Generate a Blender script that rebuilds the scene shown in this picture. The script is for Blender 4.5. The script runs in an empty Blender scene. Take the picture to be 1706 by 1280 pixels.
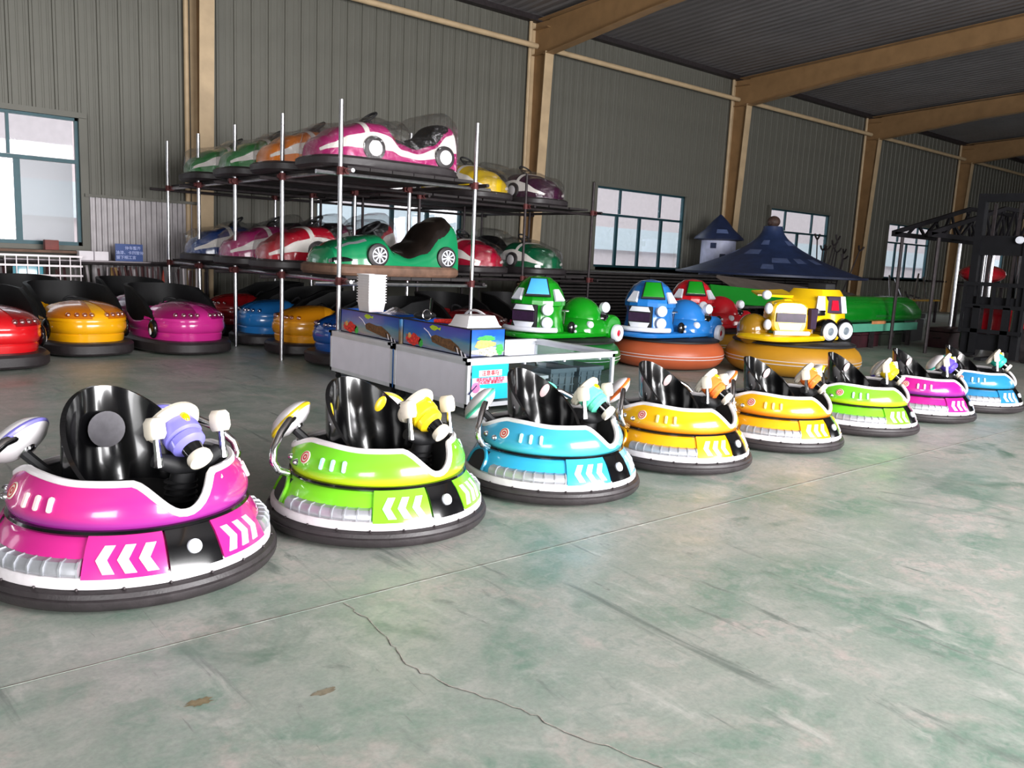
import bpy, bmesh, math, random
from mathutils import Vector, Matrix
from math import sin, cos, pi, radians as R, hypot
random.seed(7)
SC = bpy.context.scene
COL = SC.collection
# ------------------------------------------------------------------ camera
F_PX, PITCH, YAW, ROLL = 1368.7, 0.1542, 0.6974, 0.0474
cd = bpy.data.cameras.new('camera'); cam = bpy.data.objects.new('camera', cd); COL.objects.link(cam)
cd.sensor_fit = 'HORIZONTAL'; cd.sensor_width = 36.0; cd.lens = F_PX / 1706 * 36.0; cd.clip_end = 300
fw = Vector((sin(YAW) * cos(PITCH), cos(YAW) * cos(PITCH), -sin(PITCH)))
rt = Vector((cos(YAW), -sin(YAW), 0)); up = rt.cross(fw)
rt2 = rt * cos(ROLL) + up * sin(ROLL); up2 = up * cos(ROLL) - rt * sin(ROLL)
cam.matrix_world = Matrix(((rt2.x, up2.x, -fw.x, 0), (rt2.y, up2.y, -fw.y, 0), (rt2.z, up2.z, -fw.z, 1.5), (0, 0, 0, 1)))
SC.camera = cam
# ------------------------------------------------------------------ world, daylight, exposure
W = bpy.data.worlds.new('overcast_sky'); SC.world = W; W.use_nodes = True
bg = W.node_tree.nodes['Background']; bg.inputs[0].default_value = (0.93, 0.95, 1.0, 1); bg.inputs[1].default_value = 3.4
def area(name, loc, rot, sx, sy, power, col=(1, 1, 1)):
    l = bpy.data.lights.new(name, 'AREA'); l.shape = 'RECTANGLE'; l.size = sx; l.size_y = sy; l.energy = power; l.color = col
    o = bpy.data.objects.new(name, l); COL.objects.link(o); o.location = loc; o.rotation_euler = rot
    return o
# daylight through the open front roller door (behind the camera), plus two added fill doors
area('door_daylight_and_fill', (6.0, -4.85, 2.5), (R(90), 0, 0), 8.0, 4.8, 3000, (1.0, 0.985, 0.985))
area('door_daylight_and_fill', (25, -4.85, 2.5), (R(90), 0, 0), 6.0, 4.8, 380, (1.0, 0.985, 0.985))  # added door lamp, brightens the right back of the hall
area('door_daylight_and_fill', (-7, -4.85, 2.5), (R(90), 0, 0), 6.0, 4.8, 1250, (1.0, 0.985, 0.985))  # added fill lamp, brightens the faces turned to the left
SC.view_settings.view_transform = 'Standard'; SC.view_settings.look = 'None'
SC.view_settings.gamma = 1.0; SC.view_settings.use_curve_mapping = False
SC.view_settings.exposure = 0.0
# ------------------------------------------------------------------ mesh builder
def rotT(ax, a): return Matrix.Rotation(a, 4, ax)
def trT(x, y, z): return Matrix.Translation((x, y, z))
class MB:
    def __init__(s): s.v = []; s.f = []
    def add(s, vs, fs, T=None):
        o = len(s.v)
        s.v += [tuple(T @ Vector(p)) if T else tuple(p) for p in vs]
        s.f += [tuple(i + o for i in f) for f in fs]
        return s
    def box(s, c, d, T=None):
        x, y, z = c; a, b, h = d[0] / 2, d[1] / 2, d[2] / 2
        vs = [(x + i * a, y + j * b, z + k * h) for k in (-1, 1) for j in (-1, 1) for i in (-1, 1)]
        return s.add(vs, [(0, 2, 3, 1), (4, 5, 7, 6), (0, 1, 5, 4), (2, 6, 7, 3), (0, 4, 6, 2), (1, 3, 7, 5)], T)
    def bar(s, a, b, w, h):
        a = Vector(a); b = Vector(b); d = (b - a); L = d.length; d.normalize()
        u = d.cross(Vector((0, 0, 1)))
        if u.length < 1e-4: u = Vector((1, 0, 0))
        u.normalize(); v = u.cross(d)
        T = Matrix(((u.x, d.x, v.x, a.x), (u.y, d.y, v.y, a.y), (u.z, d.z, v.z, a.z), (0, 0, 0, 1)))
        return s.box((0, L / 2, 0), (w, L, h), T)
    def tube(s, pts, r, n=8, closed=False, caps=True, sq=1.0):
        P = [Vector(p) for p in pts]; N = len(P); rr = r if isinstance(r, (list, tuple)) else [r] * N
        vs = []; u = None
        for i in range(N):
            t = (P[(i + 1) % N] - P[i - 1]) if closed else (P[min(i + 1, N - 1)] - P[max(i - 1, 0)])
            t.normalize()
            if u is None:
                u = t.cross(Vector((0, 0, 1)))
                if u.length < 1e-3: u = t.cross(Vector((1, 0, 0)))
            else: u = u - t * u.dot(t)
            u.normalize(); w = t.cross(u)
            vs += [P[i] + (u * cos(2 * pi * k / n) + w * sin(2 * pi * k / n) * sq) * rr[i] for k in range(n)]
        fs = []
        for i in range(N if closed else N - 1):
            j = (i + 1) % N
            for k in range(n): fs.append((i * n + k, i * n + (k + 1) % n, j * n + (k + 1) % n, j * n + k))
        if not closed and caps: fs += [tuple(range(n)), tuple(range((N - 1) * n, N * n))]
        return s.add(vs, fs)
    def lathe(s, prof, n=32, T=None, closed=False):
        m = len(prof); vs = [(r * sin(2 * pi * i / n), -r * cos(2 * pi * i / n), z) for i in range(n) for r, z in prof]
        fs = [(i * m + k, ((i + 1) % n) * m + k, ((i + 1) % n) * m + (k + 1) % m, i * m + (k + 1) % m) for i in range(n) for k in range(m if closed else m - 1)]
        return s.add(vs, fs, T)
    def arc(s, prof, a0, a1, n=8, T=None):
        """closed profile (r,z) swept about z from angle a0 to a1 (degrees, 0 = -Y), with end caps"""
        m = len(prof); vs = []
        for i in range(n + 1):
            a = R(a0 + (a1 - a0) * i / n); vs += [(r * sin(a), -r * cos(a), z) for r, z in prof]
        fs = [(i * m + k, (i + 1) * m + k, (i + 1) * m + (k + 1) % m, i * m + (k + 1) % m) for i in range(n) for k in range(m)]
        fs += [tuple(range(m)), tuple(range(n * m, (n + 1) * m))]
        return s.add(vs, fs, T)
    def grid(s, fn, nu, nv, cu=False, cv=False, T=None):
        a = nu if cu else nu + 1; b = nv if cv else nv + 1
        vs = [fn(i / nu, j / nv) for i in range(a) for j in range(b)]
        fs = [(i * b + j, ((i + 1) % a) * b + j, ((i + 1) % a) * b + (j + 1) % b, i * b + (j + 1) % b) for i in range(nu) for j in range(nv)]
        return s.add(vs, fs, T)
    def prism(s, pts, vec, T=None):
        n = len(pts); v = Vector(vec); P = [Vector(p) for p in pts]
        return s.add(P + [p + v for p in P], [tuple(range(n)), tuple(range(2 * n - 1, n - 1, -1))] + [(i, (i + 1) % n, n + (i + 1) % n, n + i) for i in range(n)], T)
    def loft(s, rings, caps=True, T=None):
        n = len(rings[0]); vs = [p for r in rings for p in r]; N = len(rings)
        fs = [(i * n + k, i * n + (k + 1) % n, (i + 1) * n + (k + 1) % n, (i + 1) * n + k) for i in range(N - 1) for k in range(n)]
        if caps: fs += [tuple(range(n)), tuple(range((N - 1) * n, N * n))]
        return s.add(vs, fs, T)
    def ball(s, c, r, n=12, m=8, T=None):
        rx, ry, rz = r if isinstance(r, (tuple, list)) else (r, r, r)
        return s.grid(lambda u, v: (c[0] + rx * cos(2 * pi * u) * sin(pi * (.001 + .998 * v)), c[1] + ry * sin(2 * pi * u) * sin(pi * (.001 + .998 * v)), c[2] + rz * cos(pi * v)), n, m, cu=True, T=T)
MESH = {}
def me(key, fn, bev=0.0, ang=38, solid=0.0):
    if key is not None and key in MESH: return MESH[key]
    m = MB(); fn(m)
    d = bpy.data.meshes.new(str(key) if key else 'mesh'); d.from_pydata([tuple(v) for v in m.v], [], m.f)
    b = bmesh.new(); b.from_mesh(d)
    bmesh.ops.remove_doubles(b, verts=b.verts, dist=1e-5)
    bmesh.ops.recalc_face_normals(b, faces=b.faces)
    if solid: bmesh.ops.solidify(b, geom=b.faces[:], thickness=solid)
    if bev:
        es = [e for e in b.edges if len(e.link_faces) == 2 and e.calc_face_angle(0) > .5]
        bmesh.ops.bevel(b, geom=es, offset=bev, segments=2, profile=.6, affect='EDGES', clamp_overlap=True)
    b.to_mesh(d); b.free()
    d.shade_smooth(); d.set_sharp_from_angle(angle=R(ang))
    d.materials.append(None)
    if key is not None: MESH[key] = d
    return d
def ob(name, key, fn, material, parent=None, loc=(0, 0, 0), rot=(0, 0, 0), scale=None, bev=0.0, ang=38, solid=0.0):
    o = bpy.data.objects.new(name, me(key, fn, bev, ang, solid)); COL.objects.link(o)
    o.location = loc; o.rotation_euler = rot
    if scale: o.scale = scale if isinstance(scale, (tuple, list)) else (scale,) * 3
    o.parent = parent
    s = o.material_slots[0]; s.link = 'OBJECT'; s.material = material
    return o
def tag(o, label=None, cat=None, group=None, kind=None):
    for k, v in (('label', label), ('category', cat), ('group', group), ('kind', kind)):
        if v: o[k] = v
    return o
def thing(name, label, cat=None, loc=(0, 0, 0), rz=0, group=None, kind=None, scale=None):
    o = bpy.data.objects.new(name, None); COL.objects.link(o); o.empty_display_size = .1
    o.location = loc; o.rotation_euler = (0, 0, R(rz))
    if scale: o.scale = (scale,) * 3
    return tag(o, label, cat, group, kind)
def text(name, s, size, material, parent, T, depth=.001):
    c = bpy.data.curves.new(name, 'FONT'); c.body = s; c.size = size; c.align_x = 'CENTER'; c.align_y = 'CENTER'; c.extrude = depth
    c.resolution_u = 2; c.offset = size * .012
    t = bpy.data.objects.new('tmp', c); COL.objects.link(t); bpy.context.view_layer.update()
    d = bpy.data.meshes.new_from_object(t.evaluated_get(bpy.context.evaluated_depsgraph_get()))
    bpy.data.objects.remove(t); d.transform(T); d.materials.clear(); d.materials.append(material)
    o = bpy.data.objects.new(name, d); COL.objects.link(o); o.parent = parent
    return o
def face(az, tilt=0, loc=(0, 0, 0), roll=0):
    """matrix whose +Z looks outward along azimuth az (degrees from +X) and elevation tilt; +Y is up the face"""
    a, t = R(az), R(tilt)
    n = Vector((cos(a) * cos(t), sin(a) * cos(t), sin(t))); u = Vector((-sin(a), cos(a), 0)); v = n.cross(u)
    M = Matrix(((u.x, v.x, n.x, loc[0]), (u.y, v.y, n.y, loc[1]), (u.z, v.z, n.z, loc[2]), (0, 0, 0, 1)))
    return M @ rotT('Z', R(roll)) if roll else M
# ------------------------------------------------------------------ materials
def lin(c):
    if isinstance(c, str): c = tuple(int(c[i:i + 2], 16) / 255 for i in (0, 2, 4))
    return tuple(x / 12.92 if x <= .04045 else ((x + .055) / 1.055) ** 2.4 for x in c) + (1,)
def nd(t, ty, **kw):
    n = t.nodes.new(ty)
    for k, v in kw.items():
        if k.startswith('i_'): n.inputs[int(k[2:])].default_value = v
        else: setattr(n, k, v)
    return n
def mat(name, col, rough=.5, metal=0.0, coat=0.0, var=.08, scale=6.0, bump=0.0, bscale=60.0, col2=None, z01=None, spec=.5, rvar=.0):
    m = bpy.data.materials.new(name); m.use_nodes = True; t = m.node_tree; L = t.links
    p = t.nodes['Principled BSDF']; tc = nd(t, 'ShaderNodeTexCoord'); no = nd(t, 'ShaderNodeTexNoise')
    no.inputs['Scale'].default_value = scale; no.inputs['Detail'].default_value = 5
    L.new(tc.outputs['Object'], no.inputs['Vector'])
    mr = nd(t, 'ShaderNodeMapRange'); mr.inputs['From Min'].default_value = .3; mr.inputs['From Max'].default_value = .7
    mr.inputs['To Min'].default_value = 1 - var; mr.inputs['To Max'].default_value = 1 + var
    L.new(no.outputs['Fac'], mr.inputs['Value'])
    mul = nd(t, 'ShaderNodeVectorMath', operation='SCALE'); L.new(mr.outputs[0], mul.inputs['Scale'])
    if col2:
        sx = nd(t, 'ShaderNodeSeparateXYZ'); L.new(tc.outputs['Object'], sx.inputs[0])
        g = nd(t, 'ShaderNodeMapRange'); g.interpolation_type = 'SMOOTHSTEP'
        g.inputs['From Min'].default_value = z01[0]; g.inputs['From Max'].default_value = z01[1]; L.new(sx.outputs[2], g.inputs['Value'])
        mx = nd(t, 'ShaderNodeMix', data_type='RGBA'); L.new(g.outputs[0], mx.inputs['Factor'])
        mx.inputs['A'].default_value = lin(col2); mx.inputs['B'].default_value = lin(col); L.new(mx.outputs['Result'], mul.inputs[0])
    else: mul.inputs[0].default_value = lin(col)[:3]
    L.new(mul.outputs[0], p.inputs['Base Color'])
    p.inputs['Roughness'].default_value = rough; p.inputs['Metallic'].default_value = metal
    p.inputs['Coat Weight'].default_value = coat; p.inputs['Coat Roughness'].default_value = .06
    p.inputs['Specular IOR Level'].default_value = spec
    if rvar:
        r2 = nd(t, 'ShaderNodeMapRange'); r2.inputs['To Min'].default_value = rough - rvar; r2.inputs['To Max'].default_value = rough + rvar
        L.new(no.outputs['Fac'], r2.inputs['Value']); L.new(r2.outputs[0], p.inputs['Roughness'])
    if bump:
        n2 = nd(t, 'ShaderNodeTexNoise'); n2.inputs['Scale'].default_value = bscale; n2.inputs['Detail'].default_value = 3
        L.new(tc.outputs['Object'], n2.inputs['Vector'])
        b = nd(t, 'ShaderNodeBump'); b.inputs['Strength'].default_value = bump; b.inputs['Distance'].default_value = .01
        L.new(n2.outputs['Fac'], b.inputs['Height']); L.new(b.outputs[0], p.inputs['Normal'])
    return m
def clear(name, tint, fac, rough=.03, bump=0.0, bscale=12.0):
    """thin clear sheet: mostly passes light, with a glossy sheen"""
    m = bpy.data.materials.new(name); m.use_nodes = True; t = m.node_tree; L = t.links
    t.nodes.remove(t.nodes['Principled BSDF']); out = t.nodes['Material Output']
    tr = nd(t, 'ShaderNodeBsdfTransparent'); tr.inputs[0].default_value = tint + (1,)
    gl = nd(t, 'ShaderNodeBsdfGlossy'); gl.inputs['Roughness'].default_value = rough; gl.inputs[0].default_value = (.95, .95, .97, 1)
    mx = nd(t, 'ShaderNodeMixShader'); lw = nd(t, 'ShaderNodeLayerWeight'); lw.inputs[0].default_value = .25
    ma = nd(t, 'ShaderNodeMath', operation='MULTIPLY_ADD'); ma.inputs[1].default_value = .5; ma.inputs[2].default_value = fac
    L.new(lw.outputs['Facing'], ma.inputs[0]); L.new(ma.outputs[0], mx.inputs[0]); L.new(tr.outputs[0], mx.inputs[1]); L.new(gl.outputs[0], mx.inputs[2]); L.new(mx.outputs[0], out.inputs[0])
    if bump:
        tc = nd(t, 'ShaderNodeTexCoord'); n2 = nd(t, 'ShaderNodeTexNoise'); n2.inputs['Scale'].default_value = bscale; n2.inputs['Detail'].default_value = 4; n2.inputs['Distortion'].default_value = 1.5
        L.new(tc.outputs['Object'], n2.inputs['Vector']); b = nd(t, 'ShaderNodeBump'); b.inputs['Strength'].default_value = bump; b.inputs['Distance'].default_value = .05
        L.new(n2.outputs['Fac'], b.inputs['Height']); L.new(b.outputs[0], gl.inputs['Normal']); L.new(b.outputs[0], lw.inputs['Normal'])
    return m
def dk(c, k): return tuple(int(c[i:i + 2], 16) / 255 * k for i in (0, 2, 4))
def gloss(name, col, col2=None, z01=None): return mat(name, col, .22, 0, .6, .04, 4, col2=col2, z01=z01)
K = dict(
    rubber=mat('rubber', '2a2527', .5, var=.25, scale=14, bump=.15, bscale=90, rvar=.12),
    black=mat('black_gloss', '0b0b0d', .16, coat=.5, var=.2, bump=.02, bscale=5),
    blackm=mat('black_matt', '141417', .6, var=.25),
    vinyl=mat('black_vinyl', '0a0a0c', .6, var=.3, scale=10, bump=.2, bscale=18, spec=.28),
    white=mat('white_fibreglass', 'dedadc', .32, coat=.3, var=.03, scale=9),
    skirt=mat('scuffed_white', 'd4cfd2', .38, coat=.2, var=.06, scale=30),
    cream=mat('cream_plastic', 'd8d0c0', .4, var=.04),
    chrome=mat('chrome', 'd9d9dc', .14, 1.0, var=.05, bump=.03, bscale=20),
    steel=mat('steel_tube', 'c4c4c8', .32, 1.0, var=.15, scale=20, bump=.05),
    dsteel=mat('dark_steel', '3a3436', .55, .6, var=.3, scale=12),
    silver=mat('silver_plastic', 'aeb0b6', .35, .55, var=.08, scale=20),
    lamp=mat('lamp_white', 'dfe2ec', .3, coat=.4, var=.03),
    gray=mat('grey_sticker', '5a575e', .5, var=.2, scale=25),
    red=gloss('red_gloss', 'c4122e'), yellow=gloss('yellow_gloss', 'f0b400'),
    rust=mat('rusty_coupler', '5b2b2b', .65, .4, var=.35, scale=40),
    wood=mat('brown_board', '6b4f3f', .7, var=.3, scale=8, bump=.2),
    film=clear('wrap_film', (.92, .92, .92), .03, .10, .7, 8),
    glass=clear('glass', (.86, .92, .93), .04, .01),
    teal=mat('teal_frame', '183e46', .45, .3, var=.15),
    panel=mat('counter_panel', 'efecf8', .4, var=.03), alu=mat('white_aluminium', 'dfe2e8', .35, .2, var=.04),
    graycrate=mat('grey_crate', '6d7880', .55, var=.12), sky=gloss('sky_blue', '4fb0f0'),
    cord=mat('white_wire', 'cfcac8', .5, var=.05), carton=mat('carton', 'b08a5c', .8, var=.12),
    paper=mat('white_paper', 'efe9ee', .7, var=.05), darkpurple=mat('dark_panel', '2a1030', .5, coat=.05, var=.3, scale=20),
    wrapseat=mat('film_covered_seat', '1c1613', .22, var=.3, scale=6, bump=.5, bscale=9),
    fern=gloss('green_gloss', '0b8a14'), orange=gloss('orange_gloss', 'd8642a'),
)
# ------------------------------------------------------------------ the hall
YW, BAY, X0 = 15.64, 7.94, 5.37
ZS, ZT, EAVE = 1.33, 3.43, 7.0
def roof_z(y): return EAVE + .058 * (YW - y)
def floor_mat():
    m = bpy.data.materials.new('painted_concrete'); m.use_nodes = True; t = m.node_tree; L = t.links; p = t.nodes['Principled BSDF']
    tc = nd(t, 'ShaderNodeTexCoord')
    def noise(sc, det, dist=0.0, stretch=None):
        n = nd(t, 'ShaderNodeTexNoise'); n.inputs['Scale'].default_value = sc; n.inputs['Detail'].default_value = det; n.inputs['Distortion'].default_value = dist; n.inputs['Roughness'].default_value = .62
        if stretch:
            mp = nd(t, 'ShaderNodeMapping'); mp.inputs['Scale'].default_value = stretch; mp.inputs['Rotation'].default_value = (0, 0, .5); L.new(tc.outputs['Object'], mp.inputs[0]); L.new(mp.outputs[0], n.inputs['Vector'])
        else: L.new(tc.outputs['Object'], n.inputs['Vector'])
        return n.outputs['Fac']
    def ramp(src, a, b):
        r = nd(t, 'ShaderNodeMapRange'); r.interpolation_type = 'SMOOTHSTEP'; r.inputs['From Min'].default_value = a; r.inputs['From Max'].default_value = b; L.new(src, r.inputs['Value']); return r.outputs[0]
    def mix(f, a, b):
        x = nd(t, 'ShaderNodeMix', data_type='RGBA'); L.new(f, x.inputs['Factor'])
        for k, v in (('A', a), ('B', b)):
            if isinstance(v, str): x.inputs[k].default_value = lin(v)
            else: L.new(v, x.inputs[k])
        return x.outputs['Result']
    n1 = noise(.85, 10, .9); n2 = noise(1.6, 9, 1.2); n3 = noise(7, 9, .5, (1, .3, 1)); n4 = noise(55, 5); n5 = noise(3.2, 8, 2.5, (1, .18, 1)); n6 = noise(15, 9, .8)
    c = mix(ramp(n1, .38, .60), '71897b', 'a0a29b')
    c = mix(ramp(n2, .48, .70), c, 'afa5a0')
    c = mix(ramp(noise(4.5, 10, .6), .46, .74), c, 'a9aaa4')
    c = mix(ramp(n6, .40, .68), c, '8f978f')
    c = mix(ramp(n3, .56, .80), c, 'b6b6b0')
    c = mix(ramp(n5, .58, .72), c, '6d7670')
    c = mix(ramp(noise(1.1, 9, .9), .58, .74), c, '5a7465')
    c = mix(ramp(noise(9, 9, 2.0, (1, .12, 1)), .64, .72), c, '747974')
    gm = nd(t, 'ShaderNodeMapRange'); gm.inputs['To Min'].default_value = .74; gm.inputs['To Max'].default_value = 1.26; L.new(n4, gm.inputs['Value'])
    sc = nd(t, 'ShaderNodeVectorMath', operation='SCALE'); L.new(c, sc.inputs[0]); L.new(gm.outputs[0], sc.inputs['Scale']); L.new(sc.outputs[0], p.inputs['Base Color'])
    r = nd(t, 'ShaderNodeMapRange'); r.inputs['From Min'].default_value = .3; r.inputs['From Max'].default_value = .7; r.inputs['To Min'].default_value = .30; r.inputs['To Max'].default_value = .55; L.new(n2, r.inputs['Value']); L.new(r.outputs[0], p.inputs['Roughness'])
    b = nd(t, 'ShaderNodeBump'); b.inputs['Strength'].default_value = .12; b.inputs['Distance'].default_value = .004; L.new(n3, b.inputs['Height']); L.new(b.outputs[0], p.inputs['Normal'])
    return m
FLOOR = floor_mat()
def fl(m):
    xa, xb = -14, 64
    pr = [(-6, 0), (2.996, 0), (2.998, -.0015), (3.002, -.0015), (3.004, 0), (16.4, 0)]
    m.add([(x, y, z) for y, z in pr for x in (xa, xb)], [(2 * i, 2 * i + 1, 2 * i + 3, 2 * i + 2) for i in range(len(pr) - 1)])
fo = tag(ob('floor', None, fl, FLOOR, ang=5), 'worn green painted concrete floor with a long joint and a crack', kind='structure')
# joint filler and the ragged crack are parts of the floor
JM = mat('joint_filler', '857b74', .9, var=.3, scale=30)
def ribbon(pts, w, z=.0025, jit=.002):
    def f(m):
        rnd = random.Random(3); P = []
        for i in range(len(pts) - 1):
            a, b = pts[i], pts[i + 1]; n = max(2, int(hypot(b[0] - a[0], b[1] - a[1]) / .035))
            P += [(a[0] + (b[0] - a[0]) * k / n + rnd.uniform(-1, 1) * jit, a[1] + (b[1] - a[1]) * k / n + rnd.uniform(-1, 1) * jit) for k in range(n)]
        P.append(pts[-1]); vs = []
        for i, q in enumerate(P):
            d = Vector((P[min(i + 1, len(P) - 1)][0] - P[max(i - 1, 0)][0], P[min(i + 1, len(P) - 1)][1] - P[max(i - 1, 0)][1])).normalized()
            ww = w * rnd.uniform(.3, 1); vs += [(q[0] - d.y * ww, q[1] + d.x * ww, z), (q[0] + d.y * ww, q[1] - d.x * ww, z)]
        m.add(vs, [(2 * i, 2 * i + 1, 2 * i + 3, 2 * i + 2) for i in range(len(P) - 1)])
    return f
ob('joint_filler', None, ribbon([(-2, 3.0), (5.2, 3.02), (12, 3.0)], .0035, .0012), JM, fo)
ob('joint_line', None, ribbon([(-2, 2.997), (5.2, 3.012), (12, 2.995)], .0012, .0022), K['dsteel'], fo)
CRK = [(1.62, 2.98), (1.62, 2.84), (1.60, 2.62), (1.55, 2.37), (1.60, 2.13), (1.71, 1.87), (1.74, 1.68), (1.84, 1.44), (1.9, 1.1)]
ob('crack', None, ribbon(CRK, .0014, .0022, .011), K['blackm'], fo)
ob('crack_edge', None, ribbon([(x + .004, y + .004) for x, y in CRK], .0032, .0012, .011), mat('crack_chalk', 'a59d95', .9, var=.4, scale=60), fo)
def blob(cx, cy, rx, ry, seed):
    def f(m):
        rnd = random.Random(seed); n = 22
        m.add([(cx + rx * cos(2 * pi * i / n) * rnd.uniform(.55, 1.1), cy + ry * sin(2 * pi * i / n) * rnd.uniform(.55, 1.1), .0012) for i in range(n)], [tuple(range(n))])
    return f
ob('stain', None, blob(.86, 2.55, .05, .03, 1), mat('oil_stain', '75694f', .6, var=.3, scale=30), fo)
ob('stain', None, blob(1.66, 1.47, .05, .045, 2), mat('pale_stain', 'a6a9a1', .8, var=.2, scale=30), fo)
ob('stain', None, blob(1.22, 2.38, .05, .02, 5), mat('brown_stain', '7d7462', .7, var=.3, scale=30), fo)
# back wall: ribbed steel panels around the window openings
WALLM = mat('wall_sheet', '5f5e56', .55, .15, var=.10, scale=1.2, bump=.06, bscale=3)
PW = BAY / 24
def sheet(z0, z1):
    def f(m):
        pr = [(0, 0), (.012, -.022), (.05, -.022), (.064, 0), (.15, 0), (.158, -.004), (.18, -.004), (.188, 0), (.255, 0), (.262, -.004), (.284, -.004), (.292, 0), (PW, 0)]
        m.add([(x, y, z) for x, y in pr for z in (z0, z1)], [(2 * i, 2 * i + 2, 2 * i + 3, 2 * i + 1) for i in range(len(pr) - 1)])
    return f
wb = tag(bpy.data.objects.new('wall_back', None), 'long ribbed grey steel wall behind the racks', kind='structure'); COL.objects.link(wb)
def backing(m):
    for n in range(-2, 7):
        xa = X0 + n * BAY; a, b = xa + 7 * PW, xa + 18 * PW
        for (p, q, z0, z1) in ((xa, a, 0, EAVE), (b, xa + BAY, 0, EAVE), (a, b, 0, ZS), (a, b, ZT, EAVE)):
            m.box(((p + q) / 2, YW + .06, (z0 + z1) / 2), (q - p, .08, z1 - z0))
ob('wall_core', None, backing, WALLM, wb)
for n in range(-1, 6):
    for k in range(24):
        x = X0 + n * BAY + k * PW
        if 7 <= k < 18:
            ob('wall_panel', 'sheet_up', sheet(ZT, EAVE), WALLM, wb, (x, YW, 0), ang=10); 
            if n >= 1: ob('wall_panel', 'sheet_low', sheet(0, ZS), WALLM, wb, (x, YW, 0), ang=10)
        else: ob('wall_panel', 'sheet_full', sheet(0, EAVE), WALLM, wb, (x, YW, 0), ang=10)
# dado of bold corrugated sheet, left bay, and the dark girt further right
def dado(m):
    x0, x1 = X0 - BAY + 18 * PW + .12, X0 - .15; n = 19; w = (x1 - x0) / n; pr = []
    for i in range(n): pr += [(x0 + i * w, 0), (x0 + (i + .12) * w, -.035), (x0 + (i + .42) * w, -.035), (x0 + (i + .54) * w, 0)]
    pr.append((x1, 0))
    m.add([(x, YW - .08 + y, z) for x, y in pr for z in (0, 2.16)], [(2 * i, 2 * i + 2, 2 * i + 3, 2 * i + 1) for i in range(len(pr) - 1)])
o = tag(ob('trim_1', None, dado, mat('dado_sheet', 'a5a0a2', .5, .2, var=.1), ang=10), 'boldly corrugated grey dado sheet beside the leftmost window', kind='structure')
ob('cap_rail', None, lambda m: m.box(((X0 - BAY + 18 * PW + X0) / 2, YW - .1, 2.18), (6 * PW - .1, .09, .05)), WALLM, o)
tag(ob('trim_2', None, lambda m: m.box((X0 + 4 * BAY, YW - .05, ZS - .04), (5.4 * BAY, .1, .08)), K['dsteel']), 'dark horizontal girt under the far windows', kind='structure')
# ceiling
def ceil(m):
    xa, n, w = -14, 300, .26; pr = []
    for i in range(n): pr += [(xa + i * w, 0), (xa + (i + .16) * w, .035), (xa + (i + .5) * w, .035), (xa + (i + .66) * w, 0)]
    m.add([(x, y, roof_z(y) + .1 + z) for x, z in pr for y in (YW + .1, -6)], [(2 * i, 2 * i + 2, 2 * i + 3, 2 * i + 1) for i in range(len(pr) - 1)])
tag(ob('ceiling', None, ceil, mat('roof_sheet', '696565', .5, .25, var=.12, scale=.8), ang=10), 'ribbed grey steel roof sheeting over the hall', kind='structure')
tag(ob('trim_3', None, lambda m: m.box((24, YW - .12, EAVE + .02), (76, .2, .12)), K['dsteel']), 'dark eave angle along the top of the back wall', kind='structure')
# other walls, with the open daylight door and two openings added for fill
def wfront(m):
    for a, b, z0, z1 in ((-14, -10, 0, 8.4), (-10, -4, 4.9, 8.4), (-4, 2, 0, 8.4), (2, 10, 4.9, 8.4), (10, 22, 0, 8.4), (22, 28, 4.9, 8.4), (28, 64, 0, 8.4)):
        m.box(((a + b) / 2, -5.1, (z0 + z1) / 2), (b - a, .2, z1 - z0))
tag(ob('wall_front', None, wfront, WALLM), 'grey steel front wall with an open roller door and two added fill openings', kind='structure')
tag(ob('wall_left', None, lambda m: m.box((-14, 5.3, 4), (.2, 21, 8.6)), WALLM), 'grey steel end wall on the left', kind='structure')
tag(ob('wall_right', None, lambda m: m.box((62, 5.3, 4), (.2, 21, 8.6)), WALLM), 'grey steel end wall far right', kind='structure')
# portal frames: tapered column and rafter
PRIMER_SHADE = mat('primer_shade_tone', '8c6c48', .55, .0, var=.14, scale=3, bump=.05)  # same primer as the cream flanges, with shade put into the colour
CRM = mat('cream_primer', 'b59d7c', .55, .0, var=.12, scale=3)
def frame_col(m):
    for z0, z1, d0, d1 in ((0, 6.25, .30, .52),):
        m.loft([[(-.008, -.02 - d0, z0), (.008, -.02 - d0, z0), (.008, -.02, z0), (-.008, -.02, z0)], [(-.008, -.02 - d1, z1), (.008, -.02 - d1, z1), (.008, -.02, z1), (-.008, -.02, z1)]])
    m.box((0, -.26, 6.6), (.016, .5, .72))
def frame_flange(m):
    m.loft([[(x, y, z) for x, y in ((-.13, -.335 - k), (.13, -.335 - k), (.13, -.32 - k), (-.13, -.32 - k))] for z, k in ((0, 0), (6.25, .22))])
def frame_back(m):
    m.box((0, -.015, 3.5), (.26, .014, 7.0))
def raf(m):   # rafter web, tapering from the haunch
    def zz(y): return .058 * -y
    pts = [(0, -.511, 6.2), (0, -3.8, 6.62), (0, -21, 6.72 + zz(-21)), (0, -21, 6.98 + zz(-21)), (0, -.511, 6.98)]
    m.prism([(p[0] - .008, p[1], p[2]) for p in pts], (.016, 0, 0))
def raf_fl(m):
    def zz(y): return .058 * -y
    for P in ([(-.45, 6.19), (-3.8, 6.61), (-21, 6.71 + zz(-21))], [(-.02, 6.98), (-21, 6.98 + zz(-21))]):
        for a, b in zip(P, P[1:]): m.loft([[(x, a[0], a[1] + k) for x, k in ((-.12, 0), (.12, 0), (.12, .014), (-.12, .014))], [(x, b[0], b[1] + k) for x, k in ((-.12, 0), (.12, 0), (.12, .014), (-.12, .014))]])
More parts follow.
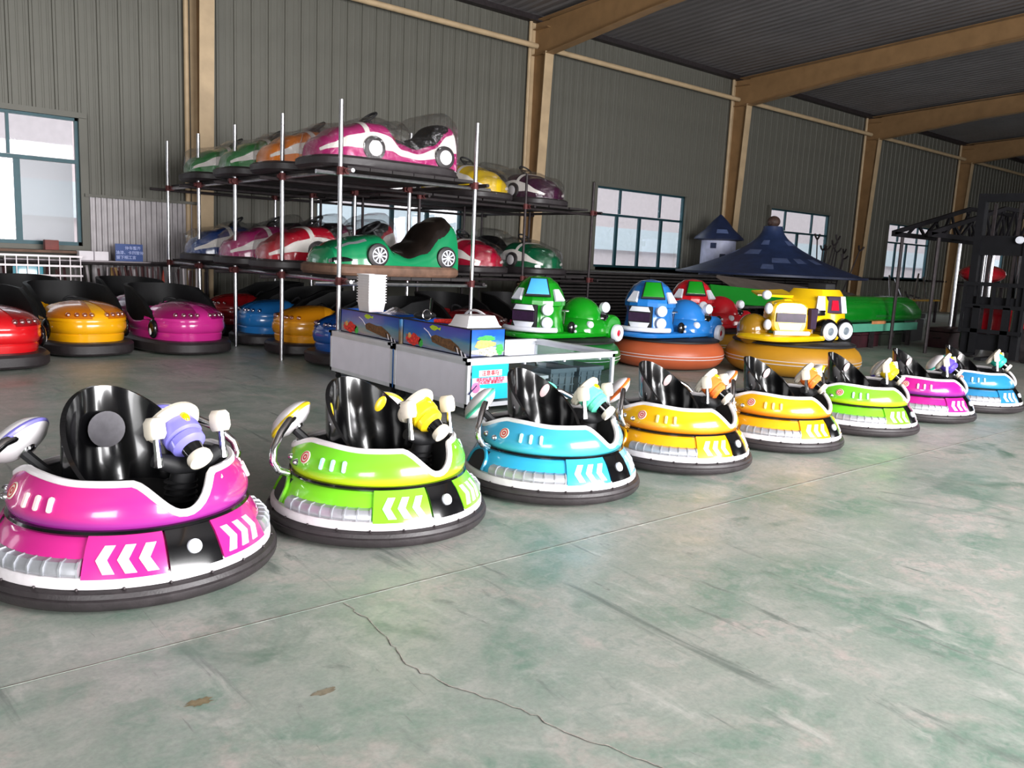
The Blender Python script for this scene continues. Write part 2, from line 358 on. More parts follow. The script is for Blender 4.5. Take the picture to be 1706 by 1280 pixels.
names = ['behind the upper deck of the tube rack', 'left of the second window', 'behind the small white toy tower', 'between the third and fourth windows', 'behind the lattice truss', 'far right, deep in the hall']
for n in range(-1, 6):
    t = tag(thing('portal_frame', 'ochre-cream steel portal frame ' + (names[n] if n >= 0 else 'left of the leftmost window, out of view'), None, (X0 + n * BAY, YW, 0)), kind='structure')
    ob('column_web', 'fcol', frame_col, PRIMER_SHADE, t); ob('column_flange', 'fflg', frame_flange, CRM, t); ob('column_flange', 'fbk', frame_back, CRM, t)
    ob('rafter_web', 'raf', raf, PRIMER_SHADE, t); ob('rafter_flange', 'rafl', raf_fl, PRIMER_SHADE, t)
    for z in (6.22, 6.8): ob('stiffener', 'stf', lambda m: m.box((0, -.29, 0), (.22, .5, .014)), PRIMER_SHADE, t, (0, 0, z))
    tag(ob('downpipe', 'dpipe', lambda m: m.tube([(0, 0, .1), (0, 0, 6.95)], .045, 10), CRM, None, (X0 + n * BAY - .22, YW - .09, 0)), 'pale downpipe beside the portal column ' + (names[n] if n >= 0 else 'out of view'), kind='structure')
    tag(ob('eave_strut', 'strut', lambda m: m.tube([(.16, 0, 0), (BAY - .16, 0, 0)], .062, 12), CRM, None, (X0 + n * BAY, YW - .28, 6.38)), 'cream tubular strut under the eave, bay ' + ['left of the racks', 'above the tube rack', 'above the second window', 'above the castle roof', 'above the fourth window', 'over the lattice truss', 'farthest back'][n + 1], kind='structure')
# windows
PANE = clear('window_glass', (.93, .96, .97), .03, .02)
SCREEN = clear('dimmed_glass', (.40, .43, .45), .04, .3)  # grey tint puts the dim reflection of one pane into its glass
def window(i, n):
    xa = X0 + n * BAY + 7 * PW; w = 11 * PW; h = ZT - ZS; zt = ZS + h * .66
    t = tag(thing('window_%d' % i, ['leftmost window with dark teal frame and grey-tinted pane', 'window half hidden behind the tube rack', 'white lit window right of the tube rack', 'window behind the blue castle roof', 'window behind the leaning truss tip', 'window seen through the forklift mast', 'farthest window'][i - 1], None, (xa, YW, ZS)), kind='structure')
    def outer(m):
        for c, d in (((w / 2, -.02, -.04), (w + .24, .16, .08)), ((w / 2, -.02, h + .04), (w + .24, .16, .09)), ((-.06, -.02, h / 2), (.12, .16, h)), ((w + .06, -.02, h / 2), (.12, .16, h))): m.box(c, d)
    ob('surround', 'win_out', outer, CRM if False else WALLM, t)
    def fr(m):
        for c, d in (((w / 2, .02, .03), (w, .09, .06)), ((w / 2, .02, h - .025), (w, .09, .05)), ((.025, .02, h / 2), (.05, .09, h)), ((w - .025, .02, h / 2), (.05, .09, h))): m.box(c, d)
    ob('frame', 'win_fr', fr, K['teal'], t)
    zq = h * .66
    ob('transom', 'win_tr', lambda m: m.box((w / 2, .02, zq), (w - .1, .09, .06)), K['teal'], t)
    for x in (.27, .72): ob('mullion', 'win_mu', lambda m: m.box((0, .02, (h + zq) / 2), (.045, .07, h - zq - .08)), K['teal'], t, (x * w, 0, 0))
    for x in (.25, .5, .75): ob('sash_stile', 'win_ss', lambda m: m.box((0, .03, zq / 2 + .015), (.09, .06, zq - .09)), K['teal'], t, (x * w, 0, 0))
    for a, b in ((.015, .27), (.27, .72), (.72, .985)): ob('pane', 'pu%d' % (a * 100), lambda m, a=a, b=b: m.box(((a + b) / 2 * w, .03, (h + zq) / 2), ((b - a) * w - .05, .006, h - zq - .08)), PANE, t)
    for a, b in ((.015, .25), (.25, .5), (.5, .75), (.75, .985)):
        ob('pane', 'pl%d' % (a * 100), lambda m, a=a, b=b: m.box(((a + b) / 2 * w, .03, zq / 2 + .015), ((b - a) * w - .09, .006, zq - .09)), SCREEN if (i == 1 and a == .75) else PANE, t)
for i, n in enumerate(range(-1, 6)): window(i + 1, n)
# outside: pale neighbouring building and yard, seen over-bright through the panes
PINK = mat('pale_render', 'd6c6c6', .8, var=.05); PALE = mat('pale_band', 'cfd6da', .8, var=.04)
nb = tag(thing('neighbour_building', 'pale pinkish building outside the windows', None, (24, 24, 0)), kind='structure')
ob('wall', None, lambda m: m.box((0, 0, 3), (90, .3, 6)), PINK, nb)
ob('wall_band', None, lambda m: m.box((0, -.2, 2.4), (90, .2, .9)), PALE, nb)
ob('roof_edge', None, lambda m: m.box((0, -.3, 6.1), (90, 1, .3)), PALE, nb)
tag(ob('yard', None, lambda m: m.box((24, 20, -.12), (90, 8.4, .2)), PALE), 'pale concrete yard outside the windows', kind='structure')
# ------------------------------------------------------------------ round bumper cars (front row); local front is -Y
def Pp(phi, r, z): a = R(phi); return (r * sin(a), -r * cos(a), z)
def sst(a, b, x): x = max(0, min(1, (x - a) / (b - a))); return x * x * (3 - 2 * x)
BODY = [(.286, .452), (.300, .468), (.325, .476), (.355, .475), (.39, .462), (.42, .444), (.45, .418), (.48, .388), (.52, .352)]
def body_r(z):
    for (z0, r0), (z1, r1) in zip(BODY, BODY[1:]):
        if z <= z1: return r0 + (r1 - r0) * (z - z0) / (z1 - z0)
    return BODY[-1][1]
def rim_z(phi):
    p = abs((phi + 180) % 360 - 180)
    return .455 - .125 * (1 - sst(1, 25, p)) + .012 * sst(50, 85, p) - .075 * sst(96, 132, p)
LOW = [(.550, .140), (.527, .19), (.494, .245), (.464, .277)]
def low_r(z):
    for (r0, z0), (r1, z1) in zip(LOW, LOW[1:]):
        if z <= z1: return r0 + (r1 - r0) * (z - z0) / (z1 - z0)
    return LOW[-1][0]
def shell(phi0, phi1, z0, z1, off, n=8, nz=4):
    zs = [z0 + (z1 - z0) * i / nz for i in range(nz + 1)]
    pr = [(low_r(z) + off, z) for z in zs] + [(low_r(z) - .02, z) for z in reversed(zs)]
    return lambda m: m.arc(pr, phi0, phi1, n)
def u_ring(m): m.lathe([(.47, .02), (.56, .014), (.590, .024), (.602, .042), (.603, .064), (.597, .068), (.600, .073), (.593, .090), (.575, .100), (.53, .102), (.47, .095)], 80, closed=True)
def u_rivets(m):
    for i in range(22): a = i * 360 / 22 + 5; m.ball(Pp(a, .578, .103), .007, 6, 4)
def u_skirt(m): m.lathe([(.46, .09), (.562, .096), (.574, .103), (.573, .128), (.563, .142), (.545, .147), (.46, .146)], 80)
def u_low(m): m.lathe(LOW + [(.44, .284)], 80)
def u_band(m): m.lathe([(.44, .270), (.474, .272), (.482, .282), (.476, .293), (.44, .297)], 80)
def u_body(m):
    def f(u, v):
        ph = u * 360; z = .288 + (rim_z(ph) - .288) * v; return Pp(ph, body_r(z), z)
    m.grid(f, 120, 12, cu=True)
def u_rim(m): m.tube([Pp(i * 3, body_r(rim_z(i * 3)) - .008, rim_z(i * 3) + .002) for i in range(120)], .017, 8, closed=True)
def u_well(m):
    def f(u, v):
        ph = u * 360; zr = rim_z(ph) - .004; r0 = body_r(rim_z(ph)) - .014
        z = zr + (.2 - zr) * min(1, v * 1.25); r = r0 + (.33 - r0) * min(1, v * 1.25) if v < .8 else .33 * (1 - (v - .8) / .2 * .999)
        return Pp(ph, r, z)
    m.grid(f, 72, 10, cu=True)
def u_seat(m):
    def f(u, v):
        a = (u - .5) * 236; q = abs(a) / 118
        top = .38 + .355 * max(0, cos(q * pi / 2)) ** 1.05; z = .24 + (top - .24) * v
        k = (z - .24) / .5; r = .262 + .02 * k - .05 * max(0, k - .45) - .02 * q * q
        b = R(180 + a); return (r * sin(b), -r * cos(b) * (.9 + .22 * k) + .02 + .03 * k, z)
    m.grid(f, 40, 14)
def u_cushion(m): m.lathe([(.0, .30), (.2, .305), (.25, .29), (.26, .2)], 28, trT(0, .08, 0))
def chev(side, k):
    """one arrow head on the side panel, pointing away from the badge"""
    def f(m):
        c = 17.2 + 8.0 * k; z0, z1 = .156, .250; zm = (z0 + z1) / 2
        def q(a, z, o): return Pp(side * a, low_r(z) + .017 + o, z)
        for za, zb in ((z0, zm), (zm, z1)):
            ta, tb = abs(za - zm) / (zm - z0), abs(zb - zm) / (zm - z0)
            a0, a1 = c + 3.0 * (1 - ta), c + 3.0 * (1 - tb)
            P = [(a0 - 2.1, za), (a0 + 2.1, za), (a1 + 2.1, zb), (a1 - 2.1, zb)]
            m.add([q(a, z, .003) for a, z in P] + [q(a, z, -.004) for a, z in P], [(0, 1, 2, 3), (0, 4, 5, 1), (1, 5, 6, 2), (2, 6, 7, 3), (3, 7, 4, 0)])
    return f
def u_vent(m):
    m.arc([(.525, .146), (.560, .146), (.567, .158), (.563, .180), (.548, .198), (.52, .202)], -2.9, 2.9, 4)
    m.arc([(.55, .146), (.570, .148), (.570, .180), (.551, .203), (.52, .205)], 2.9, 3.7, 1)
def u_scoop_shade(m): shell(-11, 11, .146, .258, .006)(m)  # raised black patch, the opening's inner shade put into its colour
def u_arch(m):
    pts = [Pp(-12.5, low_r(.15) + .006, .15)] + [Pp(-12.5 * cos(pi * i / 10), low_r(.20 + .065 * sin(pi * i / 10)) + .008, .20 + .065 * sin(pi * i / 10)) for i in range(11)] + [Pp(12.5, low_r(.15) + .006, .15)]
    m.tube(pts, .013, 6)
def on_body(phi, z, off=0.0, tilt=None):
    r = body_r(z); dr = (body_r(z + .01) - body_r(z - .01)) / .02
    return face(phi - 90, math.degrees(math.atan(-dr)), Pp(phi, r + off, z))
def pill(w, h, d):
    def f(m):
        n = 12; pts = []
        for i in range(n): a = 2 * pi * i / n; pts.append((w / 2 * cos(a), (h / 2 - w / 2) * (1 if sin(a) >= 0 else -1) + w / 2 * sin(a)))
        m.loft([[(x, y, -.004) for x, y in pts], [(x, y, d * .6) for x, y in pts], [(x * .7, y * .88, d) for x, y in pts]])
    return f
def disc(r, d, n=24): return lambda m: m.lathe([(0.0001, d), (r * .9, d), (r, d * .6), (r, -d * .5), (.0001, -d * .5)], n)
def ringm(r0, r1, z): return lambda m: m.lathe([(r0, z), (r1, z), (r1, z - .004), (r0, z - .004)], 24, closed=True)
def axisT(a, b):
    a = Vector(a); d = (Vector(b) - a).normalized(); q = d.to_track_quat('Z', 'Y').to_matrix().to_4x4(); return trT(*a) @ q
GA, GB = (.09, -.17, .645), (.125, -.40, .485)
def gunT(m, prof, n=24): m.lathe([(r * (1.2 if r > .01 else 1), z) for r, z in prof], n, axisT(GA, GB))
def u_gun(m): gunT(m, [(.001, .03), (.052, .03), (.066, .045), (.070, .075), (.068, .105), (.056, .115), (.062, .122), (.060, .150), (.042, .168), (.001, .170)])
def u_gdisc(m): gunT(m, [(.001, -.012), (.07, -.01), (.094, .004), (.098, .02), (.09, .036), (.066, .044), (.001, .045)], 32)
def u_gneck(m): gunT(m, [(.001, .16), (.038, .163), (.034, .19), (.030, .215), (.036, .222), (.001, .224)])
def u_glens(m): gunT(m, [(.001, .212), (.040, .214), (.044, .226), (.042, .246), (.034, .250), (.001, .247)])
def u_gbut(m): m.ball((0, 0, 0), (.018, .030, .018), 10, 6, axisT(GA, GB) @ trT(.0, .078, .062) @ rotT('X', R(90)))
def u_grip(m):
    n = 8; rings = []
    for y, s in ((-.022, .92), (-.016, 1), (.016, 1), (.022, .92)):
        rings.append([(s * x, y, s * z) for x, z in ((-.024, -.034), (.018, -.036), (.028, -.02), (.028, .024), (.016, .038), (-.016, .038), (-.028, .024), (-.03, -.02))])
    m.loft(rings)
def u_stem(m): m.tube([(0, 0, -.03), (0, .004, -.085), (.002, .01, -.125)], [.011, .012, .016], 8)
def u_column(m):
    m.tube([(.10, -.16, .22), (.115, -.2, .34), (.13, -.22, .47)], [.075, .06, .05], 12)
    m.tube([(-.02, -.235, .505), (.06, -.255, .475), (.13, -.25, .47), (.20, -.255, .475), (.27, -.235, .505)], [.03, .04, .045, .04, .03], 10)
    for i in range(4): m.lathe([(.05, 0), (.07, .008), (.05, .016)], 16, trT(.115, -.2, .30 + .026 * i))
def u_thr(m): m.lathe([(.001, -.045), (.06, -.045), (.10, -.03), (.128, -.006), (.133, .008), (.124, .028), (.09, .055), (.045, .066), (.001, .068)], 32)
def u_thr_ring(m): m.lathe([(.117, .030), (.1335, .016), (.138, .008), (.1335, -.002), (.12, -.006)], 32, closed=True)
def u_thr_hub(m): m.lathe([(.001, -.062), (.026, -.06), (.033, -.05), (.033, -.03), (.001, -.03)], 16)
def u_pipe(m):
    pts = [(-.30, .31, .535), (-.35, .28, .555), (-.42, .235, .545), (-.50, .19, .50), (-.565, .155, .43), (-.58, .14, .37), (-.55, .13, .32), (-.50, .12, .30)]
    P = []
    for a, b in zip(pts, pts[1:]): P += [tuple(a[i] + (b[i] - a[i]) * k / 3 for i in range(3)) for k in range(3)]
    m.tube(P + [pts[-1]], .020, 10)
def u_brace(m): m.tube([(-.2, .24, .34), (-.27, .28, .41), (-.32, .32, .47)], .024, 8); 
def u_wire(m): m.tube([(.22, -.32, .45), (.20, -.39, .43), (.16, -.40, .38), (.10, -.42, .335)], .004, 6)
def u_bolt(m): m.lathe([(.001, .018), (.008, .018), (.014, .012), (.018, .004), (.020, -.004), (.001, -.004)], 12)
ZT_ = {s: trT(s * -1, 0, 0) for s in (1,)}
def bumper(sc, label, x, y, rz, c_up, c_low, c_acc, slot, seat_mark, group='round bumper cars in the front row'):
    t = thing('bumper_car', label, 'bumper car', (x, y, 0), rz, group, scale=sc)
    A = lambda *a, **k: ob(*a, **k)
    A('rubber_ring', 'u_ring', u_ring, K['rubber'], t); A('rivets', 'u_rivets', u_rivets, K['dsteel'], t)['kind'] = 'stuff'
    A('skirt', 'u_skirt', u_skirt, K['skirt'], t); A('lower_body', 'u_low', u_low, c_low, t); A('gap_band', 'u_band', u_band, K['black'], t)
    A('upper_body', 'u_body', u_body, c_up, t); A('rim', 'u_rim', u_rim, K['white'], t); A('cockpit_well', 'u_well', u_well, K['blackm'], t)
    s = A('seat_back', 'u_seat', u_seat, K['black'], t, solid=.022)
    A('seat_cushion', 'u_cushion', u_cushion, K['blackm'], t)
    if seat_mark == 'disc': A('sticker', 'u_stk', lambda m: m.lathe([(.001, .002), (.082, .002), (.082, -.002), (.001, -.002)], 24, face(-90, 6, (0.0, .256, .545))), K['gray'], s)
    else:
        for sg in (-1, 1): A('headrest_oval', 'u_ov%d' % sg, lambda m, sg=sg: m.ball((0, 0, 0), (.026, .05, .006), 14, 6, face(-90 - sg * 42, 4, (sg * .172, .195, .58), -sg * 30)), seat_mark, s)
    b = A('badge', 'u_badge', shell(-11, 11, .136, .279, .018, 8), K['black'], t)
    l = A('badge_lamp', 'u_blamp', lambda m: m.lathe([(.001, .012), (.022, .012), (.028, .008), (.030, -.006), (.001, -.006)], 20, face(-90, 25, Pp(0, low_r(.212) + .02, .212))), K['lamp'], b)
    for sg in (-1, 1):
        p = A('arrow_panel', 'u_arrp%d' % sg, shell(*sorted((sg * 12, sg * 43)), .138, .279, .016, 10), c_low, t)
        for k in range(3): A('arrow', 'u_ch%d%d' % (sg, k), chev(sg, k), K['white'], p)
        for k in range(8): A('vent_rib', 'u_vent', u_vent, K['silver'], t, rot=(0, 0, R(sg * (47.5 + 6.6 * k))))
        sc = A('scoop_shade_patch', 'u_scoop_shade', u_scoop_shade, K['blackm'], t, rot=(0, 0, R(sg * 117)))
        A('scoop_arch', 'u_arch', u_arch, c_low, sc)
        for k, ph in enumerate((62, 70, 78)): A('slot_lamp', 'u_slot%d%d' % (sg, k), lambda m, ph=ph, sg=sg: [m.add([on_body(sg * ph, .385) @ Vector(v) for v in q.v], q.f) for q in [MB()] if pill(.022, .062, .010)(q) is None], slot, t)
        st = A('target_sticker', 'u_tgt%d' % sg, lambda m, sg=sg: m.lathe([(.001, .004), (.034, .004), (.036, 0), (.001, -.004)], 20, on_body(sg * 94, .395)), K['cream'], t)
        A('sticker_ring', 'u_tgr%d' % sg, lambda m, sg=sg: (m.lathe([(.024, .0055), (.030, .0055), (.030, .003), (.024, .003)], 20, on_body(sg * 94, .395), True), m.lathe([(.008, .0055), (.015, .0055), (.015, .003), (.008, .003)], 20, on_body(sg * 94, .395), True)), K['red'], st)
        for k, (ph, z) in enumerate(((103, .355), (115, .36))): A('marker_lamp', 'u_bolt%d%d' % (sg, k), lambda m, ph=ph, z=z, sg=sg: [m.add([on_body(sg * ph, z) @ Vector(v) for v in q.v], q.f) for q in [MB()] if u_bolt(q) is None], K['chrome'], t)
        th = A('thruster', 'u_thr', u_thr, K['white'], t, (sg * .32, .35, .515), (R(-38), R(sg * 32), 0))
        A('thruster_ring', 'u_thr_ring', u_thr_ring, c_acc, th); A('thruster_hub', 'u_thr_hub', u_thr_hub, K['chrome'], th)
        A('exhaust_pipe', 'u_pipe%d' % sg, (lambda m: u_pipe(m)) if sg < 0 else (lambda m: (u_pipe(m), setattr(m, 'v', [(-p[0], p[1], p[2]) for p in m.v]))), K['chrome'], t)
        A('pod_brace', 'u_brace%d' % sg, (lambda m: u_brace(m)) if sg < 0 else (lambda m: (u_brace(m), setattr(m, 'v', [(-p[0], p[1], p[2]) for p in m.v]))), K['blackm'], t)
    A('steering_column', 'u_col', u_column, K['blackm'], t)
    g = A('toy_gun', 'u_gun', u_gun, c_acc, t); A('gun_dish', 'u_gdisc', u_gdisc, K['cream'], g); A('gun_neck', 'u_gneck', u_gneck, K['black'], g)
    A('gun_lens', 'u_glens', u_glens, K['cream'], g); A('gun_button', 'u_gbut', u_gbut, K['yellow'] if slot is not None else K['white'], g)
    for x_ in (-.015, .272):
        h = A('hand_grip', 'u_grip', u_grip, K['cream'], t, (x_, -.245, .635), (R(-12), 0, R(8)), 1.25); A('grip_stem', 'u_stem', u_stem, K['chrome'], h)
    A('gun_wire', 'u_wire', u_wire, K['cord'], t)
    return t
def G(n, a, b=None): return gloss(n, dk(a, .93), dk(b, .93) if b else None, (.31, .35) if b else None)
def GL(n, a): return gloss(n, dk(a, .93))
acc = lambda n, c: mat(n, c, .35, coat=.3, var=.04)
PURP, YEL, MINT, ORNG, TURQ = acc('violet_plastic', '7d78cf'), acc('bright_yellow', 'f2d21c'), acc('mint_plastic', '63dcb8'), acc('orange_plastic', 'f0762e'), acc('turquoise_plastic', '35bfa6')
INDI = acc('indigo_plastic', '5a48b8')
sl = lambda n, c: mat(n, c, .4, var=.04)
PALEP, PALEB, PALEY = sl('pale_pink', 'f3cfd0'), sl('pale_ice', 'b8efe4'), sl('pale_yellow', 'f7d98c')
bumper(1.07, 'magenta pink round bumper car with violet gun, nearest of the front row', 1.04, 3.95, 9, G('pink_body', 'd2308a', 'a02c94'), GL('pink_low', 'cc2888'), PURP, PALEP, 'disc')
bumper(1.03, 'lime green round bumper car with yellow gun, second in the front row', 2.35, 3.95, 10, G('lime_body', '7bdc2e', 'c4ea1c'), GL('lime_low', '7fdf28'), YEL, PALEB, YEL)
bumper(1.01, 'sky blue round bumper car with mint gun, in front of the glass counter', 3.68, 3.96, 12, G('cyan_body', '40acd8', '4cc8de'), GL('cyan_low', '35b0de'), MINT, PALEB, PALEP)
bumper(0.99, 'amber yellow round bumper car with orange gun, beside the sky blue car', 5.02, 3.99, 10, G('amber_body', 'fbbd14', 'f08a12'), GL('amber_low', 'fbb012'), ORNG, PALEY, PALEP)
bumper(0.97, 'amber yellow round bumper car with orange gun, beside the far lime car', 6.37, 3.97, 9, G('amber_body_b', 'fab914', 'ec8410'), GL('amber_low_b', 'faac12'), ORNG, PALEY, PALEP)
bumper(0.96, 'lime green round bumper car with yellow gun, sixth in the front row', 7.72, 3.93, 10, G('lime_body_b', '76d82c', 'bce61c'), GL('lime_low_b', '78da28'), YEL, PALEB, PALEP)
bumper(0.95, 'dark magenta round bumper car with indigo gun, second last of the front row', 9.06, 3.93, 9, G('mag_body', 'c81f8c', '8a2a90'), GL('mag_low', 'b81f86'), INDI, PALEP, PALEP)
bumper(0.95, 'steel blue round bumper car with turquoise gun, last of the front row', 10.32, 3.90, 10, G('teal_body', '2b83b8', '2a8ab0'), GL('teal_low', '2b7fae'), TURQ, PALEB, PALEP)
# ------------------------------------------------------------------ tube rack
def pole(h, r=.027): return lambda m: m.tube([(0, 0, 0), (0, 0, h)], r, 10)
PY = [8.68, 10.24, 11.83, 13.33, 14.84]
rk = thing('tube_rack', 'two deck rack of silver scaffold tubes carrying wrapped bumper cars', 'rack', (4.58, 8.68, 0))
RO = Vector((4.58, 8.68, 0))
def coup(m):
    m.tube([(0, 0, -.045), (0, 0, .045)], .043, 8); m.box((.05, -.02, 0), (.07, .06, .07)); m.tube([(.04, -.09, .0), (.04, .05, 0)], .03, 8)
DEK = mat('deck_board', '241f20', .75, var=.3)
for j, y in enumerate(PY):
    for i, x in enumerate((4.58, 6.5)):
        ob('pole', 'pole315', pole(3.15), K['steel'], rk, (x - RO.x, y - RO.y, 0))
        for z in (1.12, 2.37): ob('coupler', 'coup', coup, K['rust'], rk, (x - RO.x, y - RO.y, z), (0, 0, R(90 * (i + j))))
    for z in (1.09, 2.34): ob('cross_tube', 'xt', lambda m: m.tube([(-.28, 0, 0), (2.2, 0, 0)], .024, 8), K['steel'] if j == 0 else K['dsteel'], rk, (0, y - RO.y + .05, z))
for z in (1.12, 2.37):
    for i, x in enumerate((4.58, 6.5)): ob('rail_tube', 'rt', lambda m: m.tube([(0, -.2, 0), (0, 6.4, 0)], .024, 8), K['steel'] if i == 0 else K['dsteel'], rk, (x - RO.x + .05, 0, z))
    for k in range(6): ob('deck_board', 'db', lambda m: m.box((0, 3.1, 0), (.29, 6.25, .035)), DEK, rk, (.22 + k * .3, 0, z + .045))
# second rack further right, darker
r2 = thing('tube_rack', 'dark tube rack behind, carrying the yellow and plum wrapped cars', 'rack', (7.3, 11.2, 0))
for x in (0, 2.2, 3.85):
    for y in (0, 1.8, 3.4):
        ob('pole', 'pole29', pole(2.93, .024), K['dsteel'], r2, (x, y, 0))
        if y == 0:
            for z in (1.12, 2.37): ob('coupler', 'coup', coup, K['rust'], r2, (x, y, z))
for z in (1.12, 2.37):
    for y in (0, 1.8, 3.4): ob('cross_tube', 'xt2', lambda m: m.tube([(-.7, 0, 0), (4.0, 0, 0)], .024, 8), K['dsteel'], r2, (0, y + .05, z - .03))
    for x in (0, 2.2, 3.85): ob('rail_tube', 'rt2', lambda m: m.tube([(0, -.2, 0), (0, 3.6, 0)], .024, 8), K['dsteel'], r2, (x + .05, 0, z))
    for k in range(9): ob('deck_board', 'db2', lambda m: m.box((0, 1.7, 0), (.47, 3.4, .035)), DEK, r2, (-.5 + k * .5, 0, z + .045))
# ------------------------------------------------------------------ wrapped race cars on the racks; local front is -Y, base at z=0
def prof(tab, y):
    for (a, p), (b, q) in zip(tab, tab[1:]):
        if y <= b:
            t = (y - a) / (b - a); t = t * t * (3 - 2 * t); return p + (q - p) * t
    return tab[-1][1]
RT = [(-.93, .26), (-.85, .36), (-.6, .50), (-.3, .585), (-.1, .59), (.06, .42), (.3, .37), (.55, .46), (.78, .66), (.9, .70), (.95, .55)]
RWD = [(-.93, .20), (-.86, .36), (-.6, .45), (-.2, .48), (.3, .46), (.7, .47), (.9, .42), (.95, .3)]
RT2 = [(-.93, .22), (-.85, .33), (-.6, .42), (-.35, .48), (-.2, .50), (-.05, .33), (.15, .27), (.4, .36), (.65, .62), (.84, .74), (.92, .70), (.95, .5)]
def rc(T, y, a, off=0.0):
    w = prof(RWD, y) + off; h = prof(T, y) - .1 + off; c, s = cos(a), sin(a)
    return (w * (abs(c) ** .62) * (1 if c >= 0 else -1), y, .1 + h * abs(s) ** .72)
def rbody(T):
    def f(m):
        m.grid(lambda u, v: rc(T, -.93 + 1.88 * u, pi * v), 44, 20)
        for y in (-.93, .95): m.add([rc(T, y, pi * k / 20) for k in range(21)], [tuple(range(21))])
    return f
def patch(T, y0, y1, fa, fb, off, nu=40, nv=6, side=0):
    def f(m):
        def g(u, v):
            y = y0 + (y1 - y0) * u; a = fa(y) + (fb(y) - fa(y)) * v
            return rc(T, y, pi - a if side else a, off)
        m.grid(g, nu, nv)
    return f
def swoosh_lo(y): return .28 - .1 * sst(-.9, -.3, y) + .08 * sst(.2, .9, y)
def swoosh_hi(y): return .50 + .16 * sst(-.9, -.5, y) - .22 * sst(-.3, .1, y) + .55 * sst(.25, .85, y) * .6
def rbase(m):
    n = 40; pts = []
    for i in range(n):
        a = 2 * pi * i / n; c, s = cos(a), sin(a); pts.append((.58 * abs(c) ** .55 * (1 if c > 0 else -1), 1.0 * abs(s) ** .55 * (1 if s > 0 else -1)))
    m.loft([[(x * .96, y * .97, 0) for x, y in pts], [(x, y, .03) for x, y in pts], [(x, y, .1) for x, y in pts], [(x * .95, y * .96, .13) for x, y in pts]])
def rseat(T, h):
    def f(m):
        def g(u, v):
            y = -.02 + .93 * u; a = pi * (.13 + .74 * v); p = rc(T, y, a, .006)
            return (p[0] * .93, p[1], p[2] + h * (.25 + .75 * u) * sin(pi * min(1, u * 1.05 + .0)) ** .6 * sin(pi * v) * .6 + .004)
        m.grid(g, 20, 14)
    return f
def torusm(Rr, r, T, n=24): return lambda m: m.lathe([(Rr + r * cos(2 * pi * k / 8), r * sin(2 * pi * k / 8)) for k in range(8)], n, T, True)
STW = trT(0, -.16, .66) @ rotT('X', R(38))
def rtyre(m): m.lathe([(.001, .03), (.10, .032), (.125, .02), (.13, 0), (.125, -.03), (.001, -.03)], 24)
def rhub(m): m.lathe([(.001, .045), (.06, .044), (.08, .036), (.082, .028), (.001, .028)], 20)
def rspokes(m):
    for k in range(9):
        a = 2 * pi * k / 9; T = rotT('Z', a); m.prism([(.018, -.005, .034), (.085, -.011, .034), (.085, .011, .034), (.018, .005, .034)], (0, 0, .012), T)
    m.lathe([(.082, .034), (.090, .034), (.090, .046), (.082, .046)], 24, None, True); m.lathe([(.001, .05), (.02, .048), (.022, .034)], 12)
def film(T, h, seed):
    rnd = random.Random(seed); ph = [rnd.uniform(0, 6) for _ in range(6)]
    def f(m):
        def g(u, v):
            y = -1.0 + 2.0 * u; yy = max(-.93, min(.95, y)); a = pi * v
            w = (prof(RWD, yy) + .05) * (1 - .75 * max(0, abs(y) - .95) / .05); hh = max(prof(T, yy), prof(T, min(.95, yy + .2)) * .93, prof(T, max(-.93, yy - .2)) * .9) + h * sst(-.6, .4, y) * (1 - sst(.8, 1.0, y)) + .025
            c, s = cos(a), sin(a); k = .012 * (sin(9 * u + ph[0] + 7 * v) + sin(17 * v + ph[1]) + sin(23 * u - 11 * v + ph[2]))
            return ((w + k) * (abs(c) ** .5) * (1 if c >= 0 else -1), y, .08 + (hh - .08) * abs(s) ** .6 + k * s)
        m.grid(g, 36, 24)
    return f
